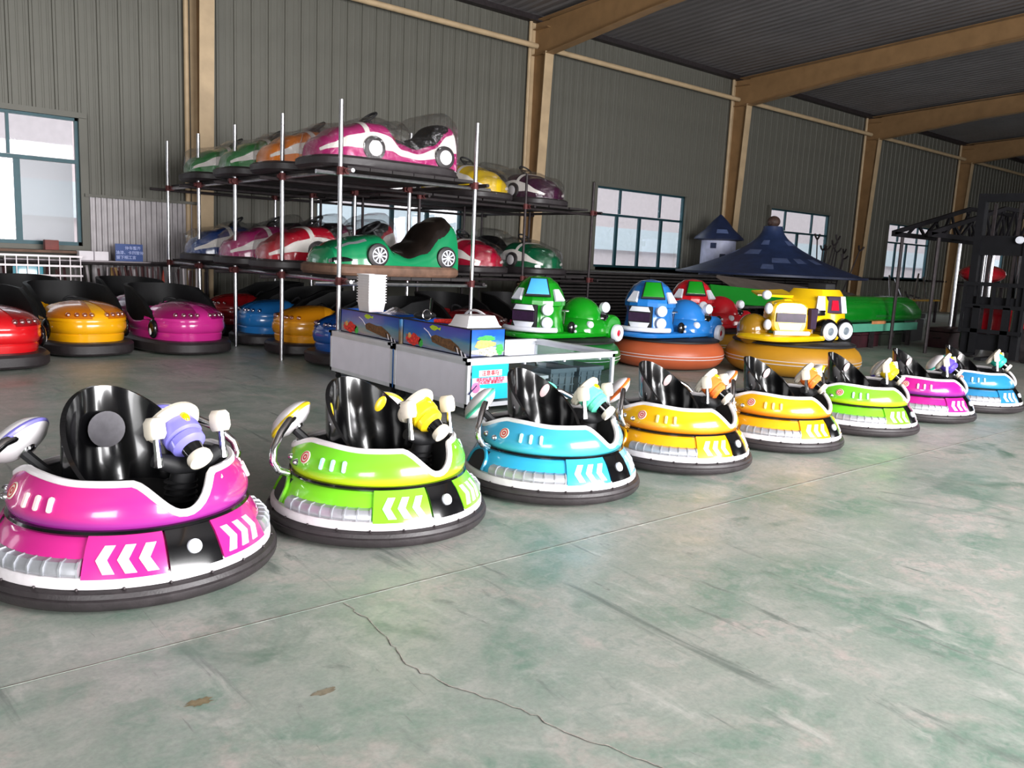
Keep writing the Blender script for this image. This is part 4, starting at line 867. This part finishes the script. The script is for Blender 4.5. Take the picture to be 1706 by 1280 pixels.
def robot(label, x, y, rz, colr, ringc, panel, sc=1.0):
    t = thing('robot_ride', label, 'kiddie ride', (x, y, 0), rz, 'robot rides on inflatable rings', scale=sc)
    rr = ob('inflatable_ring', 'rring', rring, ringc, t); ob('ring_piping', 'rpipe', rpipe, K['white'], rr); ob('ring_mat', 'rmat', rmat, K['blackm'], t)
    ob('chassis', 'rpan', rpan, colr, t); ob('head_neck', 'rneck', rneck, colr, t); h = ob('head', 'rhead', rhead, colr, t, ang=20)
    ob('windscreen', 'rwsf', trap(.34, .23, .27, .02, BT), K['blackm'], h); ob('windscreen_pane', 'rws', trap(.30, .20, .235, .012, BT @ trT(0, 0, .018)), panel, h)
    for k, az in enumerate((-178, -86)): ob('side_window', 'rsw_%d' % k, trap(.17, .09, .17, .015, face(az, 32, hpt(az, 1.02, .36))), K['lamp'], h)
    g = ob('grille', 'rgr', lambda m: m.box((0, 0, 0), (.34, .30, .08), face(-158, 0, hpt(-158, .74, .37))), K['blackm'], t, bev=.015)
    for k, (zz, w0, w1) in enumerate(((.11, .31, .24), (-.11, .24, .31))): ob('grille_trim', 'rgt%d' % k, trap(w0, w1, .07, .014, face(-158, 0, hpt(-158, .74, .41)) @ trT(0, zz, 0)), K['lamp'], g)
    ob('grille_pane', 'rgp', lambda m: m.box((0, 0, .01), (.31, .12, .03), face(-158, 0, hpt(-158, .74, .41))), K['darkpurple'], g)
    for k, zz in enumerate((.83, .655)):
        l = ob('round_lamp', 'rrl%d' % k, lambda m, zz=zz: m.lathe([(.001, .03), (.06, .028), (.078, .012), (.08, -.04), (.001, -.04)], 20, face(-112, 0, hpt(-112, zz, .385))), K['lamp'], t)
    ob('bumper', 'rbmp', lambda m: m.tube([hpt(-205 + 9 * k, .565, .45) for k in range(13)], .035, 10), K['lamp'], t)
    ob('cockpit_wall', 'rckw', rseatb, colr, t, solid=.03); ob('cockpit_wall', 'rckx', rseatc, colr, t, solid=.03); ob('cowl', 'rcowl', rcowl, colr, t); ob('fender', 'rfend', rfender, colr, t)
    ob('cowl_visor', 'rvis', lambda m: m.ball((.52, -.25, .70), (.14, .12, .08), 14, 8), K['black'], t)
    w = ob('wheel', 'rwh', lambda m: m.lathe([(.045, .02), (.07, .035), (.11, .03), (.125, .005), (.12, -.04), (.001, -.04), (.001, .01), (.045, .01)], 28, WT), K['lamp'], t)
    ob('wheel_cap', 'rwc', lambda m: m.lathe([(.001, .026), (.04, .02), (.048, .012), (.001, .008)], 18, WT), K['red'] if panel is not K['red'] else K['white'], w)
    ob('round_lamp', 'rrl2', lambda m: m.lathe([(.001, .03), (.06, .028), (.075, .01), (.075, -.05), (.001, -.05)], 20, face(-95, 5, (.58, -.28, .85))), K['lamp'], t)
    ob('round_lamp', 'rrl3', lambda m: m.lathe([(.001, .03), (.04, .028), (.052, .01), (.05, -.05), (.001, -.05)], 16, face(-105, 0, (.20, -.375, .62))), K['lamp'], t)
    j = ob('joint', 'rjnt', lambda m: m.ball((-.14, -.36, .58), (.07, .05, .09), 12, 8), K['black'], t)
    for k, zz in enumerate((.61, .54)): ob('joint_stud', 'rjs%d' % k, lambda m, zz=zz: m.ball((-.11, -.41, zz), .02, 8, 6), K['lamp'], j)
    ob('steering_bar', 'rstb', lambda m: (m.tube([(-.20, -.2, .80), (-.06, -.2, .80)], .015, 6), m.tube([(-.13, -.18, .62), (-.13, -.2, .80)], .014, 6)), K['chrome'], t)
    ob('seat', 'rseat_r', lambda m: m.box((.02, 0, .56), (.34, .5, .1)), colr, t, bev=.03)
    return t
RB, RRED = gloss('ride_blue', '2374c0'), gloss('ride_red', 'cc1424')
ORR = mat('orange_vinyl', 'b85a36', .42, var=.07, scale=3); YVR = mat('amber_vinyl', 'c08a20', .42, var=.08, scale=3); GVR = mat('green_vinyl', '1c6a2c', .42, var=.08)
robot('green robot ride with sky blue windscreen, behind the glass counter', 7.83, 8.35, 0, K['fern'], GVR, K['sky'])
robot('blue robot ride with green windscreen on an orange inflatable ring', 9.62, 7.93, 0, RB, ORR, K['fern'])
robot('red robot ride with green windscreen, behind the yellow ride', 11.75, 8.85, 0, RRED, YVR, K['fern'])
# yellow ride: boxy grille block at the left, tall cab at the right, twin wheels
YR = gloss('ride_yellow', 'f2c40c')
t = thing('robot_ride', 'yellow robot ride with twin white wheels and dark cab window', 'kiddie ride', (10.9, 6.62, 0), 0, 'robot rides on inflatable rings', scale=1.13)
rr = ob('inflatable_ring', 'rring', rring, YVR, t); ob('ring_piping', 'rpipe', rpipe, K['white'], rr); ob('ring_mat', 'rmat', rmat, K['blackm'], t)
ob('chassis', 'rpan', rpan, YR, t)
gb = ob('grille_block', None, lambda m: m.loft([[(x * k, y * k, z) for x, y in spl(20, .22, .2, .5)] for k, z in ((.95, -.3), (1, -.05), (1, .06), (.9, .09))], T=face(-128, 0, (-.50, -.20, .74))), YR, t)
GT = face(-128, 0, (-.50, -.20, .74))
for k, (zz, w0, w1) in enumerate(((.11, .30, .24), (-.11, .24, .30))): ob('grille_trim', None, trap(w0, w1, .085, .012, GT @ trT(0, zz, .09)), K['lamp'], gb)
ob('grille_pane', None, lambda m: m.box((0, 0, .10), (.36, .11, .04), GT), K['darkpurple'], gb)
for zz in (.10, -.10): ob('side_lamp', None, lambda m, zz=zz: m.ball((-.26, zz, .03), (.05, .07, .06), 12, 8, GT), K['lamp'], gb)
ob('block_ridge', None, lambda m: m.loft([[(-.10, -.1, .96), (.06, -.16, .96), (.06, .08, .94), (-.10, .08, .94)], [(-.06, -.07, 1.01), (.02, -.1, 1.01), (.02, .05, .99), (-.06, .05, .99)]], T=trT(-.44, -.06, -.05)), YR, t)
ob('block_side', None, trap(.10, .13, .26, .03, face(-100, 0, (-.21, -.36, .73))), K['darkpurple'], t)
ob('lower_bumper', None, lambda m: m.tube([(-.80, -.22, .555), (-.62, -.34, .555), (-.36, -.42, .555)], .028, 8), K['lamp'], t)
cab = ob('cab', None, lambda m: m.loft([[(x * k + dx, y * k, z) for x, y in spl(16, .36, .34, .5)] for k, z, dx in ((1.05, .5, .38), (1.05, .72, .38), (1.02, .78, .39), (.98, .95, .42), (.78, 1.06, .44), (.72, 1.09, .44))]), YR, t, ang=25)
ob('cab_shield', None, trap(.24, .20, .22, .03, face(-112, 8, (.30, -.335, .90))), K['darkpurple'], cab); ob('shield_core', None, trap(.12, .09, .13, .012, face(-112, 8, (.292, -.365, .895))), K['red'], cab)
for dx, az in ((.09, -140), (.53, -100)): ob('cab_window', None, trap(.12, .09, .22, .02, face(az, 10, (dx, -.285 if dx < .3 else -.335, .90))), K['lamp'], cab)
ob('roof_box', None, lambda m: m.box((.42, -.08, 1.12), (.24, .26, .09)), K['blackm'], t, bev=.02)
ob('wing', None, lambda m: m.loft([[(-.62, .18, .98), (.2, .12, .95), (.2, .12, .99), (-.62, .18, 1.0)], [(-.5, .36, 1.02), (.2, .36, 1.02), (.2, .36, 1.06), (-.5, .36, 1.04)]]), YR, t)
ob('seat_gap', None, lambda m: m.box((-.02, -.2, .80), (.26, .3, .07)), K['black'], t, bev=.01)
for wx in (.12, .50):
    Tw = face(-105, 0, (wx, -.42, .57)); w = ob('wheel_arch', None, lambda m, Tw=Tw: m.lathe([(.001, .0), (.15, .0), (.16, -.02), (.16, -.12), (.001, -.12)], 24, Tw), K['black'], t)
    ob('wheel', None, lambda m, Tw=Tw: m.lathe([(.05, .03), (.07, .045), (.10, .04), (.115, .015), (.11, -.02), (.05, -.02)], 28, Tw, True), K['lamp'], w); ob('hub', None, lambda m, Tw=Tw: m.lathe([(.001, .035), (.03, .03), (.05, .015)], 16, Tw), K['graycrate'], w)
ob('round_lamp', None, lambda m: m.ball((-.62, .05, 1.0), .06, 14, 10), K['lamp'], t)
ob('amber_dome', None, lambda m: m.ball((-.66, .18, .56), (.2, .2, .2), 20, 12), mat('amber_dome', '8a6410', .2, coat=.6, var=.1), t)
# ------------------------------------------------------------------ stacks of dark floor plates behind the rides
PLM = mat('plate_steel', '2b2727', .6, .3, var=.3, scale=6); PLE = mat('plate_edge', '6c6664', .6, .2, var=.2)
def plate(m):
    m.box((0, 0, 0), (2.5, 1.3, .02))
    for y in (-.64, .64): m.box((0, y, -.018), (2.5, .03, .022))
for sx in range(4):
    for k in range(19):
        tag(ob('floor_plate', 'plate', plate, PLM, None, (12.15 + sx * 2.58, 12.35, .04 + .067 * k + .01), (0, 0, R(random.uniform(-.4, .4)))), ('topmost dark steel floor plate of ' if k == 18 else 'dark steel floor plate in ') + ['the stack behind the green ride', 'the stack behind the blue ride', 'the stack under the small white tower', 'the stack under the castle roof'][sx], 'plate', 'stacked dark floor plates')
# castle roof and tower
SHG = mat('shingle_blue', '26365c', .5, var=.25, scale=5); SHP = mat('shingle_pale', '5a6a94', .5, var=.2); SHD = mat('roof_dark', '1c2746', .5, var=.2)
cr = thing('castle_roof', 'big dark blue concave castle roof lying on the plate stacks', 'toy roof', (19.1, 12.5, 1.345))
def cone_r(z): q = 1 - z / 1.24; return .24 + 2.15 * max(0, q) ** 1.9
def rshell(m): m.lathe([(2.0, -.0), (cone_r(0), 0)] + [(cone_r(1.24 * k / 16), 1.24 * k / 16) for k in range(17)] + [(.001, 1.24)], 40)
ob('roof_shell', None, rshell, SHG, cr)
for i in range(15):
    a0 = random.uniform(0, 360); z0 = random.choice((.14, .3, .5, .75)); dz = .12; da = 9 if z0 < .4 else 16
    if i < 9: a0 = (-55 + i * 16) 
    def sh(m, a0=a0, z0=z0, dz=dz, da=da):
        m.arc([(cone_r(z0 + dz * k / 3) + .012, z0 + dz * k / 3) for k in range(4)] + [(cone_r(z0 + dz * k / 3) - .02, z0 + dz * k / 3) for k in (3, 2, 1, 0)], a0 - 40, a0 - 40 + da, 4)
    ob('shingle', None, sh, SHP, cr)
ob('finial', None, lambda m: m.ball((0, 0, 1.36), (.17, .17, .15), 16, 10), mat('finial_brown', '4a3730', .6, var=.6, scale=30), cr)
ob('roof_rim', None, lambda m: m.lathe([(cone_r(0) - .02, -.04), (cone_r(0) + .03, -.03), (cone_r(0) + .03, .02), (cone_r(0) - .02, .03)], 40, None, True), SHD, cr)
tw = thing('toy_tower', 'small white toy tower with a pointed blue roof', 'toy tower', (19.6, 14.55, 0))
ob('tower_wall', None, lambda m: m.lathe([(.001, 0), (.5, 0), (.48, 2.26), (.001, 2.26)], 28), mat('tower_white', 'aeb2cc', .5, var=.15, scale=6), tw)
ob('tower_roof', None, lambda m: m.lathe([(.46, 2.2), (.70, 2.24), (.68, 2.29), (.40, 2.53), (.2, 2.77), (.02, 2.94), (.001, 2.94)], 28), SHD, tw)
ob('roof_shingle', None, lambda m: m.arc([(.57, 2.40), (.46, 2.51), (.41, 2.51), (.52, 2.40)], -62, -28, 5), SHP, tw)
for k, (az, z) in enumerate(((-160, 2.06), (-128, 1.76))): ob('tower_window', None, trap(.16, .16, .15, .02, face(az, 0, (.485 * cos(R(az)), .485 * sin(R(az)), z))), SHD, tw)
# green trough with mint rail, wooden board
gt = thing('green_trough', 'glossy green trough on a mint green rail frame behind the yellow ride', 'trough', (16.3, 8.55, 0))
GG = gloss('trough_green', '0a7a1c'); MT = mat('mint_rail', '5fae92', .4, var=.08)
ob('trough_body', None, lambda m: m.loft([[(x * a, y * b, z) for x, y in ((-1.9, -.5), (1.9, -.5), (1.9, .5), (-1.9, .5))] for a, b, z in ((.95, .8, .52), (1, 1, .58), (1, 1, .74), (.9, .8, .95), (.8, .6, 1.03))]), GG, gt, bev=.02)
ob('trough_ridge', None, lambda m: m.loft([[(-.1, -.52, .64), (.5, -.52, .64), (.5, -.35, .95), (-.1, -.35, .95)], [(-.1, -.45, .64), (.5, -.45, .64), (.5, -.28, .95), (-.1, -.28, .95)]]), GVR, gt)
ob('rail', None, lambda m: m.box((0, -.42, .42), (3.7, .08, .16)), MT, gt); ob('rail', None, lambda m: m.box((0, .42, .42), (3.7, .08, .16)), MT, gt)
ob('rail_plate', None, lambda m: m.box((.1, -.47, .52), (.55, .02, .06)), mat('orange_label', 'd89060', .5, var=.2), gt)
for x in (-1.6, 0, 1.6):
    for y in (-.4, .4): ob('support', 'gt_sup', lambda m: m.box((0, 0, .17), (.07, .07, .34)), K['dsteel'], gt, (x, y, 0))
bd = ob('board', None, lambda m: m.box((0, 0, 0), (5.2, .8, .05)), mat('grey_brown_board', '675c55', .75, var=.2, scale=3), None, (17.0, 10.2, .98), (R(22), R(3.5), R(-3))); tag(bd, 'long brown wooden board lying behind the green trough', 'board')
bt = thing('trestle', 'dark trestle carrying the brown board', 'trestle', (17.0, 10.25, 0))
for x in (-1.8, 1.8):
    for y in (-.3, .3): ob('trestle_leg', None, lambda m, x=x, y=y: m.bar((x, y, 0), (x, 0, .86), .05, .05), K['dsteel'], bt)
ob('trestle_beam', None, lambda m: m.box((0, 0, .85), (3.9, .08, .08)), K['dsteel'], bt)
# green sheet propped behind the red ride
tag(ob('green_board', None, lambda m: m.box((0, 0, 0), (2.6, .06, .35)), GG, None, (13.9, 9.3, .92), (R(-25), R(3), R(-6))), 'green glossy panel lying behind the yellow ride', 'panel')
tag(ob('panel_crate', None, lambda m: [m.box((x, y, .39), (.06, .06, .78)) for x in (-.9, .9) for y in (-.25, .25)] + [m.box((0, 0, .76), (1.9, .56, .04))], K['dsteel'], None, (13.9, 9.35, 0)), 'dark stand under the green panel behind the rides', 'stand')
# fork-ended rods standing in a bin
rnd = random.Random(11)
bn = tag(ob('rod_bin', None, lambda m: m.lathe([(.55, 0), (.6, .7), (.57, .7), (.52, .02), (.001, .02)], 20), K['dsteel'], None, (21.3, 12.2, 0), ang=30), 'dark bin holding the fork ended rods', 'bin')
def rod(m):
    m.tube([(0, 0, .05), (0, 0, 2.25)], .017, 6); m.tube([(-.09, 0, 2.36), (-.05, 0, 2.27), (0, 0, 2.22), (.05, 0, 2.27), (.09, 0, 2.36)], .025, 6)
for k in range(10):
    a = rnd.uniform(0, 2 * pi); q = rnd.uniform(.1, .42)
    tag(ob('forked_rod', 'rod', rod, K['dsteel'], None, (21.3 + q * cos(a), 12.2 + q * sin(a), 0), (rnd.uniform(-.2, .2), rnd.uniform(-.28, .12), rnd.uniform(0, 3)), (1, 1, rnd.uniform(.85, 1.12))), 'dark rod with forked tip standing in the rod bin', 'rod', 'forked rods in the bin')
# steel tube pieces on a low table under the fourth window
tb = thing('work_table', 'low dark work table with loose tubes under the far window', 'table', (26.2, 12.4, 0))
ob('table_top', None, lambda m: m.box((0, 0, .72), (3.6, 1.1, .05)), mat('amber_table', '8a6a20', .6, var=.2), tb)
for x in (-1.7, 1.7):
    for y in (-.48, .48): ob('leg', 'wt_leg', lambda m: m.box((0, 0, .35), (.07, .07, .7)), K['dsteel'], tb, (x, y, 0))
for k in range(8):
    x = -1.5 + .4 * k; tag(ob('tube_piece', None, lambda m, x=x, k=k: m.tube([(26.2 + x, 12.1, .77), (26.6 + x + .4 * (k % 3), 12.6, .85 + .5 * (k % 2) + .1 * k % .3)], .03, 8), K['steel'] if k % 2 else K['dsteel']), 'loose steel tube piece lying on the low work table', 'tube', 'loose tubes on the work table')
# ------------------------------------------------------------------ lattice truss on posts and the forklift
tsm = mat('truss_dark', '141216', .8, 0, var=.2, spec=.2)
ts = thing('lattice_truss', 'dark lattice roof truss held up on posts at the right', 'truss', (16.2, 7.15, 0))
def zt_(x): return 2.34 + min(1, x / 3.3) * .66
for y in (0, .7):
    ob('bottom_chord', 'ts_b%d' % (y * 10), lambda m, y=y: m.bar((-.1, y, 2.28), (9.0, y, 2.28), .07, .09), tsm, ts)
    ob('top_chord', 'ts_t%d' % (y * 10), lambda m, y=y: (m.bar((-.1, y, 2.3), (3.3, y, 3.0), .07, .08), m.bar((3.3, y, 3.0), (9.0, y, 3.05), .07, .08)), tsm, ts)
    for k in range(11):
        xa = .5 + .75 * k; ob('lattice_bar', None, lambda m, xa=xa, y=y, k=k: m.bar((xa, y, 2.3), (xa + (.55 if k % 2 else .35), y, zt_(xa + .4)), .04, .05), tsm, ts)
        ob('lattice_bar', None, lambda m, xa=xa, y=y: m.bar((xa + .75, y, 2.3), (xa + .4, y, zt_(xa + .4)), .04, .05), tsm, ts)
for x in (.3, 3.0, 6.5):
    for y in (0, .7): ob('post', 'ts_p', lambda m: m.tube([(0, 0, 0), (0, 0, 2.26)], .035, 8), K['steel'] if x == 3.0 else K['dsteel'], ts, (x, y, 0))
for x in (1.2, 2.5, 4, 5.5): ob('cross_bar', 'ts_x', lambda m: m.bar((0, 0, 2.3), (0, .7, 2.3), .05, .05), tsm, ts, (x, 0, 0))
fk = thing('forklift', 'dark forklift with tall black mast and red body at the right edge', 'forklift', (16.35, 5.95, 0), 0)
FB = mat('forklift_black', '101014', .7, 0, var=.25, spec=.25); FR = gloss('forklift_red', 'a81824')
for y in (-.42, .42):
    ob('mast_rail', 'fk_m', lambda m: (m.box((0, 0, 1.55), (.16, .12, 2.95)), m.box((.12, 0, 1.45), (.06, .09, 2.6))), FB, fk, (0, y, 0))
    ob('fork', 'fk_f', lambda m: (m.box((-.12, 0, .55), (.05, .12, .9)), m.box((-.62, 0, .12), (1.05, .12, .045))), FB, fk, (0, y * .6, 0))
    ob('lift_chain', 'fk_c', lambda m: m.box((0, 0, 1.7), (.03, .05, 2.3)), K['dsteel'], fk, (.02, y * .5, 0))
    ob('lift_cylinder', 'fk_cy', lambda m: m.tube([(0, 0, .3), (0, 0, 2.2)], .045, 10), K['steel'], fk, (.1, y * .75, 0))
for z, h in ((.35, .3), (1.1, .14), (2.1, .35), (2.95, .14)): ob('mast_crossbar', None, lambda m, z=z, h=h: m.box((.02, 0, z), (.12, .8, h)), FB, fk)
ob('load_backrest', None, lambda m: [m.box((-.12, y, .95), (.04, .05, .9)) for y in (-.5, -.25, 0, .25, .5)] + [m.box((-.12, 0, z), (.05, 1.05, .07)) for z in (.55, 1.0, 1.4)], FB, fk)
ob('body', None, lambda m: m.loft([[(x, y * k, z) for x, y in ((.35 + dx, -.5), (2.2 - dx * .3, -.5), (2.2 - dx * .3, .5), (.35 + dx, .5))] for k, z, dx in ((.9, .25, 0), (1, .4, 0), (1, .85, .05), (.9, 1.05, .25))]), FR, fk, bev=.04)
ob('counterweight', None, lambda m: m.box((2.3, 0, .65), (.5, 1.05, .8)), FB, fk, bev=.08)
ob('seat', None, lambda m: (m.box((1.35, 0, 1.1), (.45, .5, .12)), m.box((1.6, 0, 1.35), (.12, .5, .5))), K['vinyl'], fk, bev=.03)
def guard(m):
    for y in (-.45, .45): m.tube([(.5, y, .9), (.75, y, 2.05), (1.9, y, 2.1), (2.15, y, 1.0)], .035, 8)
    for k in range(6): m.box((.85 + .2 * k, 0, 2.08), (.05, .9, .03))
ob('overhead_guard', None, guard, FB, fk)
for x, r in ((.45, .33), (1.95, .27)):
    for y in (-.5, .5):
        w = ob('wheel', None, lambda m, r=r: m.lathe([(.001, .1), (r * .55, .1), (r * .92, .1), (r, .07), (r, -.07), (r * .92, -.1), (.001, -.1)], 28, rotT('X', R(90))), K['rubber'], fk, (x, y, r))
        ob('hub', None, lambda m, r=r: m.lathe([(.001, .115), (r * .4, .112), (r * .5, .1)], 18, rotT('X', R(90) if y < 0 else R(-90))), FR, w)
hl = ob('work_lamp', None, lambda m: m.lathe([(.001, .05), (.06, .045), (.07, 0), (.03, -.05), (.001, -.05)], 16, face(180, 0, (-.1, -.3, 2.2))), K['lamp'], fk)
# dark bench with clutter along the back, red kart body between truss and wall
tag(ob('red_hull', None, lambda m: m.ball((0, 0, 0), (.9, .5, .25), 20, 10), FR, None, (23.6, 9.0, 1.62)), 'red hull resting high behind the forklift mast', 'hull')
st = tag(ob('hull_stand', None, lambda m: [m.box((x, y, .66), (.06, .06, 1.3)) for x in (-.6, .6) for y in (-.3, .3)] + [m.box((0, 0, 1.3), (1.4, .8, .05))], K['dsteel'], None, (23.6, 9.0, 0)), 'dark stand under the red hull', 'stand')
# ------------------------------------------------------------------ left: tube racks, railings, boxes against the wall
lr = thing('wall_shelf', 'long steel shelf rail with the blue sign, against the left wall', 'shelf', (3.6, 15.1, 0))
ob('shelf_plate', None, lambda m: m.box((.2, .1, 1.085), (3.3, .34, .04)), mat('shelf_grey', '8a8286', .5, .3, var=.15), lr); ob('front_rail', None, lambda m: m.tube([(-3.4, -.1, 1.06), (1.9, -.1, 1.06)], .025, 8), K['dsteel'], lr)
for x in (-1.3, .2, 1.75): ob('leg', 'lr_leg', lambda m: m.box((0, .1, .53), (.05, .05, 1.06)), K['dsteel'], lr, (x, 0, 0))
rnd = random.Random(5)
TCOL = [mat('tube_white', 'c2b9bc', .4, .2, var=.1), mat('tube_brown', '4a2a2c', .6, .2, var=.2), mat('tube_grey', '8d8789', .45, .4, var=.15), mat('tube_dark', '2a2124', .6, .3, var=.2)]
for k in range(84):
    x = .1 + k * .062 + rnd.uniform(-.02, .02); c = rnd.choice((0, 0, 1, 1, 2, 3))
    tag(ob('steel_tube', 'ltube', lambda m: m.tube([(0, 0, 0), (0, 0, 1.05)], .021, 6), TCOL[c], None, (x, 15.12 + rnd.uniform(-.05, .05), 0), (R(rnd.uniform(-9, -4)), R(rnd.uniform(-5, 5)), 0), (1, 1, rnd.uniform(.9, 1.0) if x > 2.1 else rnd.uniform(1.0, 1.25))), ['slim white', 'slim dark brown', 'slim grey', 'slim blackish'][c] + ' steel tube leaning in the dense row against the left wall', 'tube', 'steel tubes leaning on the left wall')
def railing(label, x, y, rz, n, w, z0, z1, matl):
    t = thing('railing_panel', label, 'railing', (x, y, 0), rz, 'railing panels by the left wall')
    for z in (z0, (z0 + z1) / 2, z1): ob('rail', None, lambda m, z=z: m.box((0, 0, z), (w, .03, .03)), matl, t)
    for k in range(n): ob('picket', 'pick%s' % label[:5], lambda m: m.box((0, 0, (z1 + .02) / 2), (.014, .014, z1 - .02)), matl, t, (-w / 2 + .03 + (w - .06) * k / (n - 1), 0, 0))
railing('white steel railing panel under the leftmost window', 2.6, 14.915, 0, 9, 1.27, .85, 1.16, TCOL[0]); railing('grey steel railing panel beside the white one', 1.5, 14.915, 0, 7, .9, .8, 1.08, TCOL[2])
tag(ob('teal_box', None, lambda m: m.box((0, 0, .5), (.42, .07, 1.0)), gloss('teal_box', '1f8ca0'), None, (2.46, 14.98, 0), bev=.01), 'teal box behind the white railing panel', 'box')
bs = thing('blue_sign', 'blue board with three rows of pale writing on the shelf', 'sign', (4.02, 15.17, 1.107))
ob('board', None, lambda m: m.box((0, 0, .145), (.44, .02, .29)), mat('sign_blue', '24478c', .45, var=.08), bs)
PLB = mat('sign_letters', 'b4c0ee', .5, var=.03)
for s, x, z in (('停车整齐', .06, .22), ('油漆、卡刷暂停', .01, .14), ('留下相工言', -.05, .06)): text('lettering', s, .064, PLB, bs, trT(x, -.013, z) @ PT)
for k, x in enumerate((3.33, 3.56)): tag(ob('carton', 'wcarton', lambda m: m.box((0, 0, .075), (.215, .2, .15)), K['paper'], None, (x, 15.16, 1.107), bev=.006), 'small white carton on the shelf, ' + ('left of the pair' if k == 0 else 'nearer the blue sign'), 'carton', 'white cartons on the shelf')
tag(ob('red_box', None, lambda m: m.box((0, 0, .08), (.2, .16, .16)), mat('brick_red', '7c3a34', .6, var=.2), None, (2.86, 15.30, 1.25), bev=.006), 'brick red box on the window ledge', 'box')
tag(ob('ledge', None, lambda m: m.box((2.0, 15.4, 1.225), (2.6, .36, .04)), K['wood']), 'brown board ledge under the leftmost window', 'ledge')
tag(ob('brown_block', None, lambda m: m.box((0, 0, .5), (.1, .06, 1.0)), mat('ochre_wood', '8c6a34', .6, var=.2), None, (3.74, 14.98, 0), (R(-5), 0, 0)), 'ochre wooden plank among the leaning tubes', 'plank')
tag(ob('red_wedge', None, lambda m: m.prism([(0, 0, 0), (.22, 0, 0), (.16, 0, .98)], (0, .05, 0)), mat('rust_red', 'a03420', .6, var=.2), None, (4.32, 14.82, 0)), 'rust red triangular plate leaning by the rack pole', 'plate')
for k in range(9): tag(ob('dark_rod', 'drod', lambda m: m.tube([(0, 0, 0), (0, 0, 1.03)], .016, 6), TCOL[1], None, (3.95 + .055 * k, 14.91, 0), (R(-2), R(-14 + 2 * k), 0)), 'dark brown rod leaning askew in front of the steel tubes', 'rod', 'askew brown rods')

# dark chests and machine parts under and beyond the green trough
def chest(label, x, y, w, d, h, c, rz=0):
    t = thing('tool_chest', label, 'chest', (x, y, 0), rz, 'dark chests behind the rides')
    ob('chest_body', None, lambda m: m.box((0, 0, h * .4), (w, d, h * .8)), c, t, bev=.012); ob('chest_lid', None, lambda m: m.box((0, 0, h * .91), (w + .03, d + .03, h * .17)), c, t, bev=.012)
    ob('latch', None, lambda m: m.box((0, -d / 2 - .015, h * .72), (.07, .03, .09)), K['steel'], t)
    for sx in (-1, 1): ob('handle', None, lambda m, sx=sx: m.tube([(sx * (w / 2), -.08, h * .5), (sx * (w / 2 + .04), -.06, h * .5), (sx * (w / 2 + .04), .06, h * .5), (sx * (w / 2), .08, h * .5)], .012, 6), K['dsteel'], t)
CK = [mat('chest_black', '191719', .6, var=.3), mat('chest_maroon', '3a1820', .55, var=.3), mat('chest_olive', '20261e', .6, var=.3)]
chest('black chest under the left end of the green trough', 15.2, 8.5, .9, .55, .30, CK[0]); chest('maroon chest under the middle of the green trough', 16.35, 8.5, .9, .55, .31, CK[1], 3)
chest('olive chest under the right end of the green trough', 17.4, 8.5, .8, .5, .30, CK[2], -4)
chest('tall black chest standing right of the green trough', 19.1, 9.0, 1.2, .8, .62, CK[0], 5); chest('maroon chest between the truss posts', 18.6, 7.6, 1.0, .5, .42, CK[1], -3)
chest('olive chest in front of the low work table', 21.4, 10.4, 1.6, .9, .7, CK[2], 4); chest('long black chest beyond the brown board', 18.6, 11.0, 1.6, .7, .75, CK[0], 2)
